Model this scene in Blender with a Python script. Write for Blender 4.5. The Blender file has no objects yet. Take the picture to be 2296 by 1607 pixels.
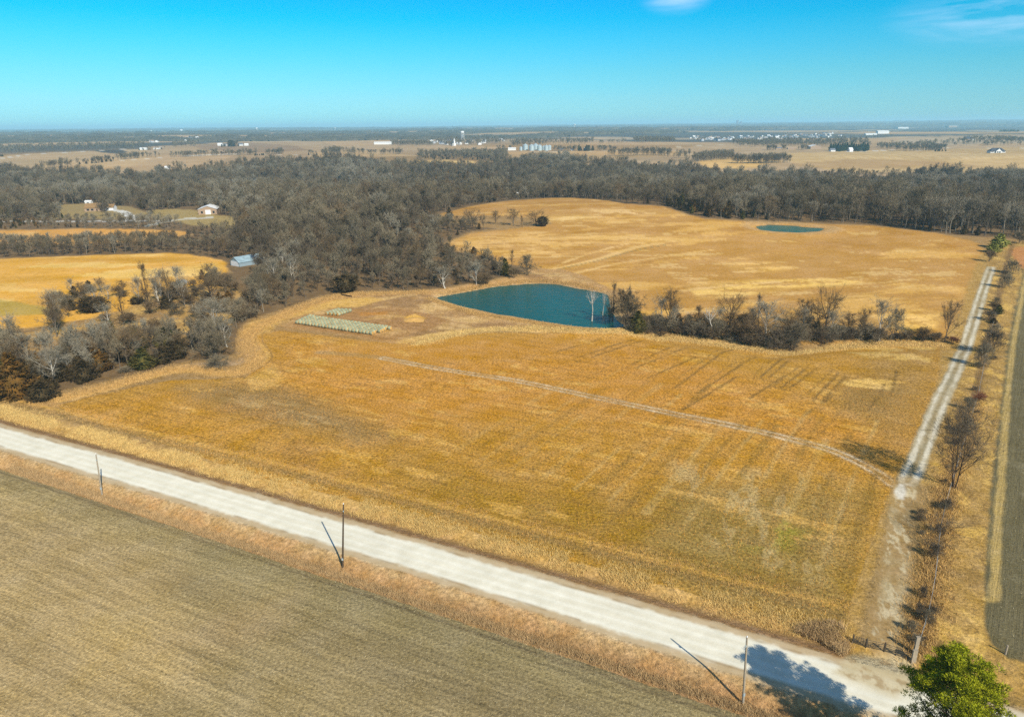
import bpy, math, random
import numpy as np
from mathutils import Matrix, Vector
sc = bpy.context.scene
col = sc.collection
R_ = math.radians

# ------------------------------------------------------------------ camera
# pixel numbers below are in a 2296 x 1607 copy of the photograph
W0, H0, F0 = 2296.0, 1607.0, 1551.6
CAMH, PITCH, ROLL = 70.0, R_(18.62), R_(-0.40)
cam_rot = Matrix.Rotation(math.pi/2 - PITCH, 3, 'X') @ Matrix.Rotation(ROLL, 3, 'Z')
CR = np.array(cam_rot)
cd = bpy.data.cameras.new('camera'); cam = bpy.data.objects.new('camera', cd); col.objects.link(cam)
cam.matrix_world = Matrix.Translation((0, 0, CAMH)) @ cam_rot.to_4x4()
cd.sensor_width = 36.0; cd.lens = 36.0*F0/W0; cd.clip_start = 0.5; cd.clip_end = 120000
sc.camera = cam

# ------------------------------------------------------------------ sun, sky, exposure
SUN_EL = R_(37.0); SAZ = math.atan2(0.53, -0.85)      # azimuth measured from +Y towards +X
sunv = Vector((math.cos(SUN_EL)*math.sin(SAZ), math.cos(SUN_EL)*math.cos(SAZ), math.sin(SUN_EL)))
sl = bpy.data.lights.new('sun', 'SUN'); sun = bpy.data.objects.new('sun', sl); col.objects.link(sun)
sl.energy = 4.6; sl.angle = R_(0.53); sl.color = (1.0, 0.93, 0.80)
sun.rotation_euler = sunv.to_track_quat('Z', 'Y').to_euler(); sun.location = (60, -80, 130)
w = bpy.data.worlds.new('World'); sc.world = w; w.use_nodes = True
nt = w.node_tree; nt.nodes.clear()
def N(nt, t, **k):
    n = nt.nodes.new(t)
    for a, b in k.items():
        if a.startswith('i_'):
            n.inputs[a[2:].replace('_', ' ')].default_value = b
        else: setattr(n, a, b)
    return n
sky = N(nt, 'ShaderNodeTexSky', sky_type='NISHITA', sun_disc=False)
sky.sun_elevation = SUN_EL; sky.sun_rotation = SAZ; sky.air_density = 1.0; sky.dust_density = 0.3; sky.ozone_density = 2.0
tc = N(nt, 'ShaderNodeTexCoord'); sep = N(nt, 'ShaderNodeSeparateXYZ'); nt.links.new(tc.outputs['Generated'], sep.inputs[0])
rmp = N(nt, 'ShaderNodeValToRGB')
nt.links.new(sep.outputs['Z'], rmp.inputs[0])
SKY_STOPS = [(0.0, (0.29, 0.70, 1.10)), (0.032, (0.27, 0.665, 0.967)), (0.064, (0.20, 0.67, 0.89)), (0.103, (0.086, 0.692, 0.933)), (0.13, (0.01, 0.683, 0.945)), (0.18, (0.0, 0.612, 1.03)), (0.36, (0.08, 0.63, 1.0)), (0.62, (0.75, 0.84, 0.92)), (1.0, (1.25, 1.05, 0.95))]
els = rmp.color_ramp.elements
while len(els) < len(SKY_STOPS): els.new(0.5)
for e, (p, c) in zip(els, SKY_STOPS): e.position = p; e.color = (*c, 1)
mulc = N(nt, 'ShaderNodeMix', data_type='RGBA', blend_type='MULTIPLY'); mulc.inputs[0].default_value = 1.0
nt.links.new(sky.outputs[0], mulc.inputs[6]); nt.links.new(rmp.outputs[0], mulc.inputs[7])
# thin cirrus
mp = N(nt, 'ShaderNodeMapping'); mp.inputs['Scale'].default_value = (3.0, 3.0, 16.0); mp.inputs['Rotation'].default_value = (0, 0.22, 0)
nt.links.new(tc.outputs['Generated'], mp.inputs[0])
nz = N(nt, 'ShaderNodeTexNoise', i_Scale=2.2, i_Detail=7.0, i_Roughness=0.55, i_Distortion=0.4); nt.links.new(mp.outputs[0], nz.inputs['Vector'])
cr = N(nt, 'ShaderNodeMapRange'); cr.inputs[1].default_value = 0.40; cr.inputs[2].default_value = 0.64; nt.links.new(nz.outputs[0], cr.inputs[0])
def sky_dir(px, py):
    v = CR @ np.array([(px - W0/2)/F0, (H0/2 - py)/F0, -1.0]); return v/np.linalg.norm(v)
acc = None
for (px, py, sx, sz) in ((2235, 28, 0.11, 0.035), (1515, -4, 0.045, 0.02), (2700, -260, 0.3, 0.10), (900, -700, 0.5, 0.16), (-900, -500, 0.3, 0.12)):
    d = sky_dir(px, py)
    sub = N(nt, 'ShaderNodeVectorMath', operation='SUBTRACT'); sub.inputs[1].default_value = tuple(d); nt.links.new(tc.outputs['Generated'], sub.inputs[0])
    m2 = N(nt, 'ShaderNodeVectorMath', operation='DIVIDE'); m2.inputs[1].default_value = (sx, sx, sz); nt.links.new(sub.outputs[0], m2.inputs[0])
    ln = N(nt, 'ShaderNodeVectorMath', operation='LENGTH'); nt.links.new(m2.outputs[0], ln.inputs[0])
    mr = N(nt, 'ShaderNodeMapRange', interpolation_type='SMOOTHSTEP'); mr.inputs[1].default_value = 1.15; mr.inputs[2].default_value = 0.1; nt.links.new(ln.outputs['Value'], mr.inputs[0])
    if acc is None: acc = mr.outputs[0]
    else:
        a_ = N(nt, 'ShaderNodeMath', operation='MAXIMUM'); nt.links.new(acc, a_.inputs[0]); nt.links.new(mr.outputs[0], a_.inputs[1]); acc = a_.outputs[0]
cm = N(nt, 'ShaderNodeMath', operation='MULTIPLY'); nt.links.new(acc, cm.inputs[0]); nt.links.new(cr.outputs[0], cm.inputs[1])
cm2 = N(nt, 'ShaderNodeMath', operation='MULTIPLY'); nt.links.new(cm.outputs[0], cm2.inputs[0]); cm2.inputs[1].default_value = 0.7
cmx = N(nt, 'ShaderNodeMix', data_type='RGBA'); nt.links.new(cm2.outputs[0], cmx.inputs[0]); nt.links.new(mulc.outputs[2], cmx.inputs[6]); cmx.inputs[7].default_value = (5.2, 6.6, 8.4, 1)
bg = N(nt, 'ShaderNodeBackground'); bg.inputs[1].default_value = 0.10
nt.links.new(cmx.outputs[2], bg.inputs[0])
wo = N(nt, 'ShaderNodeOutputWorld'); nt.links.new(bg.outputs[0], wo.inputs[0])
sc.view_settings.view_transform = 'Standard'; sc.view_settings.look = 'None'; sc.view_settings.exposure = 0.55; sc.view_settings.gamma = 1.0
sc.view_settings.use_curve_mapping = False
sc.cycles.max_bounces = 5; sc.cycles.diffuse_bounces = 2; sc.cycles.glossy_bounces = 2; sc.cycles.volume_bounces = 1
sc.cycles.transparent_max_bounces = 4; sc.cycles.use_denoising = False

# ------------------------------------------------------------------ noise and terrain
def _hash(ix, iy, s):
    h = (ix.astype(np.int64)*374761393 + iy.astype(np.int64)*668265263 + s*1274126177) & 0xffffffff
    h = ((h ^ (h >> 13))*1274126177) & 0xffffffff
    return ((h ^ (h >> 16)) & 0xffff)/65535.0
def vnoise(x, y, s=0):
    ix = np.floor(x); iy = np.floor(y); fx = x-ix; fy = y-iy
    fx = fx*fx*(3-2*fx); fy = fy*fy*(3-2*fy)
    a = _hash(ix, iy, s); b = _hash(ix+1, iy, s); c = _hash(ix, iy+1, s); d = _hash(ix+1, iy+1, s)
    return (a*(1-fx)+b*fx)*(1-fy)+(c*(1-fx)+d*fx)*fy*1.0
def fbm(x, y, scale, octv=4, s=0, gain=0.5):
    x = np.asarray(x, float)/scale; y = np.asarray(y, float)/scale
    t = 0; a = 1; n = 0
    for i in range(octv):
        t = t + a*(vnoise(x, y, s+i*17)*2-1); n += a; a *= gain
        x, y = x*1.9*0.8-y*1.9*0.6+13.7, x*1.9*0.6+y*1.9*0.8+5.1
    return t/n
def sst(a, b, x):
    t = np.clip((x-a)/(b-a), 0, 1); return t*t*(3-2*t)
# broad hills of the far country: column in the photograph, distance, height, half-lengths along and across the view
HILLS = [(470, 4300, 24, 420, 800), (1230, 4500, 24, 420, 650), (170, 3300, 12, 300, 700), (760, 3000, 10, 300, 800), (1700, 5600, 22, 500, 1300), (2180, 4700, 22, 500, 1500), (1440, 2500, 8, 260, 500), (950, 5600, 24, 500, 700), (40, 5200, 20, 500, 900), (1960, 3000, 12, 300, 700), (640, 5900, 26, 500, 600), (1480, 7000, 30, 600, 900), (300, 7200, 34, 600, 1200), (1080, 8200, 36, 700, 1000)]
def hill_mask(x, y):
    best = np.zeros(np.shape(x)); add = np.zeros(np.shape(x))
    for px_, d_, h_, sr, st in HILLS:
        v = ray([px_], [300])[0]; q = math.hypot(v[0], v[1]); ux, uy = v[0]/q, v[1]/q
        a = x*ux+y*uy-d_; b = -x*uy+y*ux; g_ = np.exp(-(a/sr)**2-(b/st)**2); add = add+h_*g_; best = np.maximum(best, g_)
    return best, add
def h_base(x, y):
    x = np.asarray(x, float); y = np.asarray(y, float)
    r = np.hypot(x, y)
    z = 1.6*fbm(x, y, 120, 2, 3)*sst(110, 220, r)
    z = z + 5.0*fbm(x, y, 420, 3, 9)*sst(350, 900, r)
    z = z + 15.0*fbm(x, y, 1500, 3, 21)*sst(1500, 3200, r)
    z = z + 30.0*fbm(x, y, 4200, 3, 31)*sst(3500, 8000, r)
    g = lambda cx, cy, sx, sy, a: a*np.exp(-((x-cx)/sx)**2-((y-cy)/sy)**2)
    z = z + g(90, 560, 170, 130, 7.0) + g(330, 420, 150, 110, 2.5)
    z = z - 13.0*np.exp(-((y-1000-0.1*x)/330)**2)*sst(600, 900, r)
    z = z + g(-250, 340, 150, 70, 3.0)
    z = z + 60*sst(9000, 20000, r)*sst(-4000, 14000, x)         # the far ridge rises to the right
    far_ = r > 1400
    if np.any(far_):
        z = np.array(z, float); z[far_] += hill_mask(x[far_], y[far_])[1]
    return z
def ray(px, py):
    px = np.atleast_1d(np.asarray(px, float)); py = np.atleast_1d(np.asarray(py, float))
    v = np.stack([(px-W0/2)/F0, (H0/2-py)/F0, -np.ones_like(px)], 1) @ CR.T
    return v/np.linalg.norm(v, axis=1, keepdims=True)
def cast(px, py, hf, tmax=34000.0):
    v = ray(px, py); n = len(v)
    ts = np.geomspace(60, tmax, 330)
    P = v[:, None, :]*ts[None, :, None]
    below = (P[..., 2]+CAMH) < hf(P[..., 0].ravel(), P[..., 1].ravel()).reshape(n, -1)
    k = np.where(below.any(1), below.argmax(1), len(ts)-1); k = np.maximum(k, 1)
    lo = ts[k-1]; hi = ts[k]
    for _ in range(13):
        m = (lo+hi)/2; P = v*m[:, None]
        bl = P[:, 2]+CAMH < hf(P[:, 0], P[:, 1])
        hi = np.where(bl, m, hi); lo = np.where(bl, lo, m)
    P = v*((lo+hi)/2)[:, None]
    return P[:, :2]
def at0(pts):
    p = np.array(pts, float); return cast(p[:, 0], p[:, 1], h_base)
def on_plane(pts, z):
    p = np.array(pts, float); v = ray(p[:, 0], p[:, 1]); t = (z-CAMH)/v[:, 2]
    return v[:, :2]*t[:, None]
def seg_dist(x, y, P, closed=False):
    Q = list(P)+[P[0]] if closed else list(P)
    best = np.full(x.shape, 1e18); par = np.zeros(x.shape); L = 0.0
    for a, b in zip(Q[:-1], Q[1:]):
        dx, dy = b[0]-a[0], b[1]-a[1]; l2 = dx*dx+dy*dy+1e-9
        t = np.clip(((x-a[0])*dx+(y-a[1])*dy)/l2, 0, 1)
        d = (x-a[0]-t*dx)**2+(y-a[1]-t*dy)**2
        sgn = np.sign(dx*(y-a[1])-dy*(x-a[0]))
        m = d < best; best = np.where(m, d, best)
        par = np.where(m, sgn, par)
    return np.sqrt(best), par
def inside(x, y, P):
    c = np.zeros(x.shape, bool); n = len(P)
    for i in range(n):
        x1, y1 = P[i]; x2, y2 = P[(i+1) % n]
        if y1 == y2: continue
        m = ((y1 > y) != (y2 > y)) & (x < (x2-x1)*(y-y1)/(y2-y1)+x1)
        c ^= m
    return c
def sdist(x, y, P):                                   # positive inside
    d, _ = seg_dist(x, y, P, True); return np.where(inside(x, y, P), d, -d)
def dense(P, k=6):                                    # smooth a polyline (Catmull-Rom)
    P = np.array(P, float); out = []
    for i in range(len(P)-1):
        p0 = P[max(i-1, 0)]; p1 = P[i]; p2 = P[i+1]; p3 = P[min(i+2, len(P)-1)]
        for j in range(k):
            t = j/k
            out.append(0.5*((2*p1)+(-p0+p2)*t+(2*p0-5*p1+4*p2-p3)*t*t+(-p0+3*p1-3*p2+p3)*t**3))
    out.append(P[-1]); return np.array(out)

# road centre line, pond, dam, draw in world coordinates
road_top = [(0, 963), (217, 1016), (442, 1087), (762, 1162), (1072, 1246), (1293, 1321), (1534, 1383), (1675, 1421), (2011, 1533)]
road_bot = [(0, 1010), (221, 1074), (442, 1144), (762, 1236), (1028, 1326), (1293, 1414), (1534, 1489), (1966, 1607)]
rt = at0(road_top); rb = at0(road_bot)
A = np.concatenate([rt, rb]); 
k_, b_ = np.polyfit(rt[:, 0], rt[:, 1], 1); k2_, b2_ = np.polyfit(rb[:, 0], rb[:, 1], 1)
RK = (k_+k2_)/2; RB = ((b_+b2_))/2; 
rn = np.array([-RK, 1.0])/math.hypot(RK, 1)          # unit normal, pointing away from the camera
RHALF = abs(((b_-b2_)/2)/math.hypot(RK, 1))
RDIR = np.array([1.0, RK])/math.hypot(RK, 1)
def road_d(x, y): return (y-RK*x-RB)/math.hypot(RK, 1)+0.5*np.sin((x*RDIR[0]+y*RDIR[1])/55.0)
ZW = -1.0
pond_px = [(976, 667), (1010, 661), (1060, 652), (1110, 643), (1165, 638), (1210, 636), (1255, 639), (1290, 646), (1330, 653), (1362, 660), (1366, 675), (1372, 700), (1385, 718), (1400, 732), (1350, 737), (1300, 735), (1250, 727), (1190, 716), (1120, 705), (1060, 692), (1010, 680)]
pond = on_plane(dense(pond_px+[pond_px[0]], 3)[:-1], ZW)
pond2 = at0([(1692, 507), (1720, 504), (1770, 505), (1820, 510), (1850, 512), (1835, 518), (1790, 521), (1740, 519), (1705, 515)])
ZW2 = float(h_base(pond2[:, 0], pond2[:, 1]).mean())-0.8
pond2 = on_plane([(1692, 508), (1720, 505), (1770, 506), (1820, 511), (1850, 513), (1835, 519), (1790, 522), (1740, 520), (1705, 516)], ZW2)
pond3 = at0([(1600, 386), (1640, 383), (1680, 381), (1700, 383), (1690, 391), (1640, 394), (1610, 392)])
ZW3 = float(h_base(pond3[:, 0], pond3[:, 1]).min())-1.0
draw = dense(at0([(1400, 728), (1500, 752), (1620, 762), (1720, 782), (1800, 770), (1900, 768), (2050, 762), (2160, 770)]), 3)
dam = dense(at0([(960, 668), (1050, 700), (1180, 722), (1300, 740), (1420, 742)]), 3)
def h_full(x, y):
    x = np.asarray(x, float); y = np.asarray(y, float)
    z = h_base(x, y)
    d = np.abs(road_d(x, y)); r = np.hypot(x, y)
    z = z + 0.45*(1-sst(RHALF, RHALF+2.6, d)) - 0.75*np.exp(-((d-RHALF-4.2)/1.7)**2)
    m = (r > 180) & (r < 420) & (x > -60) & (x < 260)
    if m.any():
        xx = x[m]; yy = y[m]; zz = z[m]
        dd, _ = seg_dist(xx, yy, draw); zz = zz - 2.2*np.exp(-(dd/9.0)**2)
        sd = sdist(xx, yy, pond)+0.9*fbm(xx, yy, 5, 4, 61)
        k = sst(-16, -2, sd)
        target = ZW+np.where(sd > 0, -0.35*np.minimum(sd, 5), -0.42*sd/(1+0.10*np.abs(sd)))
        zz = zz*(1-k)+target*k
        z[m] = zz
    m = (r > 400) & (r < 800) & (x > 100) & (x < 420)
    if m.any():
        sd = sdist(x[m], y[m], pond2); k = sst(-22, -2, sd)
        z[m] = z[m]*(1-k)+(ZW2+np.where(sd > 0, -0.3*np.minimum(sd, 4), -0.25*sd/(1+0.08*np.abs(sd))))*k
    m = (r > 900) & (r < 2600) & (x > 250) & (x < 900)
    if m.any():
        sd = sdist(x[m], y[m], pond3); k = sst(-60, -4, sd)
        z[m] = z[m]*(1-k)+(ZW3+np.where(sd > 0, -0.1*np.minimum(sd, 6), -0.08*sd/(1+0.03*np.abs(sd))))*k
    return z
def hz(x, y): return float(h_full(np.array([x]), np.array([y]))[0])
def at(pts):
    p = np.array(pts, float); return cast(p[:, 0], p[:, 1], h_full)
def at1(px, py):
    q = at([(px, py)])[0]; return float(q[0]), float(q[1])
def far(px, dist):                                     # a point on the ground at a distance, in the direction of column px
    v = ray([px], [300])[0]; s = dist/math.hypot(v[0], v[1]); x, y = v[0]*s, v[1]*s
    return float(x), float(y)
def depth(x, y, z):
    v = CR.T @ np.array([x, y, z-CAMH]); return -v[2]
def mpp(x, y): return depth(x, y, hz(x, y))/F0         # metres per pixel (of the 2296 copy)

# ------------------------------------------------------------------ materials
def s2l(c):
    c = np.array(c, float)/255; return np.where(c <= .04045, c/12.92, ((c+.055)/1.055)**2.4)
KB = 0.70
def A_(r, g, b, k=KB): return tuple(float(v) for v in s2l((r, g, b))*k)
def new_mat(name):
    m = bpy.data.materials.new(name); m.use_nodes = True; t = m.node_tree
    b = t.nodes['Principled BSDF']; b.inputs['Specular IOR Level'].default_value = 0.06; b.inputs['Roughness'].default_value = 0.9
    return m, t, b
def simple(name, c, rough=0.8, spec=0.2, metal=0.0, var=0.12, scale=3.0, rnd=0.0, bump=0.0):
    m, t, b = new_mat(name)
    b.inputs['Roughness'].default_value = rough; b.inputs['Specular IOR Level'].default_value = spec; b.inputs['Metallic'].default_value = metal
    co = N(t, 'ShaderNodeTexCoord')
    nz = N(t, 'ShaderNodeTexNoise', i_Scale=scale, i_Detail=4.0); t.links.new(co.outputs['Object'], nz.inputs['Vector'])
    mr = N(t, 'ShaderNodeMapRange'); mr.inputs[3].default_value = 1-var*2; mr.inputs[4].default_value = 1+var*2; t.links.new(nz.outputs[0], mr.inputs[0])
    val = mr.outputs[0]
    if rnd:
        oi = N(t, 'ShaderNodeObjectInfo'); m3 = N(t, 'ShaderNodeMapRange'); m3.inputs[3].default_value = 1-rnd; m3.inputs[4].default_value = 1+rnd
        t.links.new(oi.outputs['Random'], m3.inputs[0]); mm = N(t, 'ShaderNodeMath', operation='MULTIPLY'); t.links.new(val, mm.inputs[0]); t.links.new(m3.outputs[0], mm.inputs[1]); val = mm.outputs[0]
    vm = N(t, 'ShaderNodeVectorMath', operation='SCALE'); vm.inputs[0].default_value = c[:3]; t.links.new(val, vm.inputs['Scale'])
    t.links.new(vm.outputs[0], b.inputs['Base Color'])
    if bump:
        bp = N(t, 'ShaderNodeBump', i_Strength=bump, i_Distance=0.1); t.links.new(nz.outputs[0], bp.inputs['Height']); t.links.new(bp.outputs[0], b.inputs['Normal'])
    return m
def land(name, speck=0.35, s1=1.1, s2=0.22, rows=0.0, rowdir=None, rowlen=0.9, bump=0.5, bscale=1.0, mot=0.09):
    m, t, b = new_mat(name)
    at_ = N(t, 'ShaderNodeAttribute', attribute_name='col')
    co = N(t, 'ShaderNodeTexCoord')
    n1 = N(t, 'ShaderNodeTexNoise', i_Scale=s1, i_Detail=6.0, i_Roughness=0.72); t.links.new(co.outputs['Object'], n1.inputs['Vector'])
    n2 = N(t, 'ShaderNodeTexNoise', i_Scale=s2, i_Detail=5.0, i_Roughness=0.6); t.links.new(co.outputs['Object'], n2.inputs['Vector'])
    n3 = N(t, 'ShaderNodeTexNoise', i_Scale=0.02, i_Detail=5.0, i_Roughness=0.6); t.links.new(co.outputs['Object'], n3.inputs['Vector'])
    def rng(src, lo, hi, a=0.3, z=0.7):
        q = N(t, 'ShaderNodeMapRange'); q.inputs[1].default_value = a; q.inputs[2].default_value = z; q.inputs[3].default_value = lo; q.inputs[4].default_value = hi
        t.links.new(src, q.inputs[0]); return q.outputs[0]
    def mul(a, c):
        q = N(t, 'ShaderNodeMath', operation='MULTIPLY'); t.links.new(a, q.inputs[0]); t.links.new(c, q.inputs[1]); return q.outputs[0]
    v = mul(rng(n1.outputs[0], 1-speck, 1+speck), rng(n2.outputs[0], 1-mot, 1+mot))
    v = mul(v, rng(n3.outputs[0], 0.97, 1.03))
    hgt = n1.outputs[0]
    if rows:
        mp = N(t, 'ShaderNodeMapping'); mp.inputs['Rotation'].default_value = (0, 0, -math.atan2(rowdir[1], rowdir[0]))
        t.links.new(co.outputs['Object'], mp.inputs[0])
        mp2 = N(t, 'ShaderNodeMapping'); mp2.inputs['Scale'].default_value = (0.05, 1.0/rowlen, 0.02); t.links.new(mp.outputs[0], mp2.inputs[0])
        n4 = N(t, 'ShaderNodeTexNoise', i_Scale=1.0, i_Detail=3.0, i_Roughness=0.75); t.links.new(mp2.outputs[0], n4.inputs['Vector'])
        v = mul(v, rng(n4.outputs[0], 1-rows, 1+rows))
        mp3 = N(t, 'ShaderNodeMapping'); mp3.inputs['Scale'].default_value = (0.004, 0.13/rowlen, 0.02); t.links.new(mp.outputs[0], mp3.inputs[0])
        n5 = N(t, 'ShaderNodeTexNoise', i_Scale=1.0, i_Detail=2.0, i_Roughness=0.6); t.links.new(mp3.outputs[0], n5.inputs['Vector'])
        v = mul(v, rng(n5.outputs[0], 1-rows*.35, 1+rows*.35))
        ad = N(t, 'ShaderNodeMath', operation='ADD'); t.links.new(n1.outputs[0], ad.inputs[0]); t.links.new(n4.outputs[0], ad.inputs[1]); hgt = ad.outputs[0]
    vm = N(t, 'ShaderNodeVectorMath', operation='SCALE'); t.links.new(at_.outputs['Color'], vm.inputs[0]); t.links.new(v, vm.inputs['Scale'])
    # small hue drift: straw towards soil
    hs = N(t, 'ShaderNodeHueSaturation'); t.links.new(vm.outputs[0], hs.inputs['Color'])
    t.links.new(rng(n2.outputs[0], 1.06, 0.94), hs.inputs['Saturation'])
    t.links.new(hs.outputs[0], b.inputs['Base Color'])
    bp = N(t, 'ShaderNodeBump', i_Strength=bump, i_Distance=0.22*bscale); t.links.new(hgt, bp.inputs['Height']); t.links.new(bp.outputs[0], b.inputs['Normal'])
    return m

# ------------------------------------------------------------------ mesh helpers
def link(o, parent=None):
    col.objects.link(o)
    if parent is not None: o.parent = parent
    return o
def tag(o, label=None, cat=None, group=None, kind=None):
    if label: o['label'] = label
    if cat: o['category'] = cat
    if group: o['group'] = group
    if kind: o['kind'] = kind
    return o
def empty(name, loc, rz=0.0, s=1.0):
    o = bpy.data.objects.new(name, None); o.location = loc; o.rotation_euler = (0, 0, rz); o.scale = (s, s, s); o.empty_display_size = 0.5
    return link(o)
def np_mesh(name, V, F, mat, smooth=False):
    V = np.asarray(V, np.float32); F = np.asarray(F, np.int32)
    me = bpy.data.meshes.new(name); k = F.shape[1]
    me.vertices.add(len(V)); me.vertices.foreach_set('co', V.ravel())
    me.loops.add(F.size); me.loops.foreach_set('vertex_index', F.ravel())
    me.polygons.add(len(F)); me.polygons.foreach_set('loop_start', np.arange(0, F.size, k, dtype=np.int32))
    me.polygons.foreach_set('loop_total', np.full(len(F), k, np.int32))
    if smooth: me.polygons.foreach_set('use_smooth', np.ones(len(F), bool))
    me.update(calc_edges=True)
    for m in (mat if isinstance(mat, (list, tuple)) else [mat]): me.materials.append(m)
    return me
def mobj(name, me, parent=None): return link(bpy.data.objects.new(name, me), parent)
class MB:
    """collects simple solids into one mesh"""
    def __init__(s): s.v = []; s.f = []; s.m = []
    def add(s, V, F, mi=0):
        b = len(s.v); s.v += [tuple(map(float, p)) for p in V]; s.f += [tuple(b+i for i in f) for f in F]; s.m += [mi]*len(F)
    def box(s, c, d, mi=0, rz=0.0):
        x, y, z = d[0]/2, d[1]/2, d[2]/2; cs, sn = math.cos(rz), math.sin(rz)
        V = []
        for k in (-z, z):
            for (a, b) in ((-x, -y), (x, -y), (x, y), (-x, y)): V.append((c[0]+a*cs-b*sn, c[1]+a*sn+b*cs, c[2]+k))
        s.add(V, [(0, 3, 2, 1), (4, 5, 6, 7), (0, 1, 5, 4), (1, 2, 6, 5), (2, 3, 7, 6), (3, 0, 4, 7)], mi)
    def tube(s, p, q, r0, r1, n=8, mi=0, cap=True):
        p = Vector(p); q = Vector(q); d = (q-p).normalized(); a = d.orthogonal().normalized(); b = d.cross(a)
        V = []
        for (c, r) in ((p, r0), (q, r1)):
            for i in range(n):
                t = 2*math.pi*i/n; V.append(c+a*(math.cos(t)*r)+b*(math.sin(t)*r))
        F = [(i, (i+1) % n, n+(i+1) % n, n+i) for i in range(n)]
        if cap: F += [tuple(range(n-1, -1, -1)), tuple(range(n, 2*n))]
        s.add(V, F, mi)
    def lathe(s, prof, n=16, c=(0, 0, 0), mi=0):
        V = []; F = []
        for (r, z) in prof:
            for i in range(n):
                t = 2*math.pi*i/n; V.append((c[0]+r*math.cos(t), c[1]+r*math.sin(t), c[2]+z))
        for j in range(len(prof)-1):
            for i in range(n): F.append((j*n+i, j*n+(i+1) % n, (j+1)*n+(i+1) % n, (j+1)*n+i))
        s.add(V, F, mi)
    def prism(s, prof, y0, y1, mi=0):                 # profile in x,z extruded along y
        n = len(prof); V = [(x, y0, z) for x, z in prof]+[(x, y1, z) for x, z in prof]
        F = [(i, (i+1) % n, n+(i+1) % n, n+i) for i in range(n)]+[tuple(range(n-1, -1, -1)), tuple(range(n, 2*n))]
        s.add(V, F, mi)
    def mesh(s, name, mats):
        me = bpy.data.meshes.new(name); me.from_pydata(s.v, [], s.f)
        for m in (mats if isinstance(mats, (list, tuple)) else [mats]): me.materials.append(m)
        me.polygons.foreach_set('material_index', s.m); me.update(); return me
    def obj(s, name, mats, parent=None): return mobj(name, s.mesh(name, mats), parent)

# ------------------------------------------------------------------ the ground, one fan-shaped height field around the viewpoint
th = np.concatenate([np.linspace(-math.pi, R_(-42), 60)[:-1], np.linspace(R_(-42), R_(42), 1130), np.linspace(R_(42), math.pi, 60)[1:]])
dep = np.linspace(math.atan2(CAMH, 58), math.atan2(CAMH, 1700), 600)
rr_ = np.concatenate([np.linspace(0.5, 56, 14), CAMH/np.tan(dep), np.geomspace(1700, 38000, 150)[1:]])
NT, NR = len(th), len(rr_)
TH, RR = np.meshgrid(th, rr_)
X = (RR*np.sin(TH)).ravel(); Y = (RR*np.cos(TH)).ravel(); R = RR.ravel()
Z = h_full(X, Y)
C = np.zeros((X.size, 3)); ZN = np.zeros(X.size, np.int32)
def blend(idx, a, c):
    a = np.asarray(a)[:, None]; C[idx] = C[idx]*(1-a)+np.asarray(c)[None, :]*a
def sub(P, pad):
    P = np.asarray(P); x0, y0 = P.min(0)-pad; x1, y1 = P.max(0)+pad
    return np.nonzero((X > x0) & (X < x1) & (Y > y0) & (Y < y1))[0]
def poly(P, c, nf=0.006, f=None, alpha=1.0, zone=None, ns=5.0, seed=1):
    P = np.asarray(P); idx = sub(P, 40)
    x, y, r = X[idx], Y[idx], R[idx]
    am = nf*r; f_ = (0.003*r if f is None else f)
    sd = sdist(x, y, P)
    med = max(float(np.median(np.hypot(P[:, 0], P[:, 1]))), 50)
    sd = sd+am*fbm(x, y, ns*nf*med, 4, seed)
    blend(idx, sst(-f_, f_, sd)*alpha, c)
    if zone is not None: ZN[idx[sd > 0]] = zone
def line(P, wd, c, nf=0.3, f=0.3, alpha=1.0, zone=None, off=0.0, seed=2, ns=4.0, brk=0.0, sm=4):
    P = dense(P, sm) if sm > 1 else np.asarray(P); idx = sub(P, wd*3+abs(off)+3)
    x, y = X[idx], Y[idx]
    d, sg = seg_dist(x, y, P)
    d = np.abs(d*sg-off)
    d = d+nf*fbm(x, y, ns, 3, seed)
    a = (1-sst(wd-f, wd+f, d))*alpha
    if brk: a = a*sst(-brk, brk, fbm(x, y, ns*3, 3, seed+5)+0.25)
    blend(idx, a, c)
    if zone is not None: ZN[idx[d < wd]] = zone
def blots(P, c, scale, th_, alpha=0.8, soft=0.12, stretch=1.0, ang=0.0, seed=5, feather=8.0):
    P = np.asarray(P); idx = sub(P, 5); x, y = X[idx], Y[idx]
    sd = sdist(x, y, P); k = sst(0, feather, sd)
    ca, sa = math.cos(ang), math.sin(ang)
    u = (x*ca+y*sa)/stretch; v = -x*sa+y*ca
    n = fbm(u, v, scale, 5, seed, 0.6)
    blend(idx, k*sst(th_-soft, th_+soft, n)*alpha, c)

allz = np.arange(X.size)
C[:] = A_(172, 138, 88)
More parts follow.
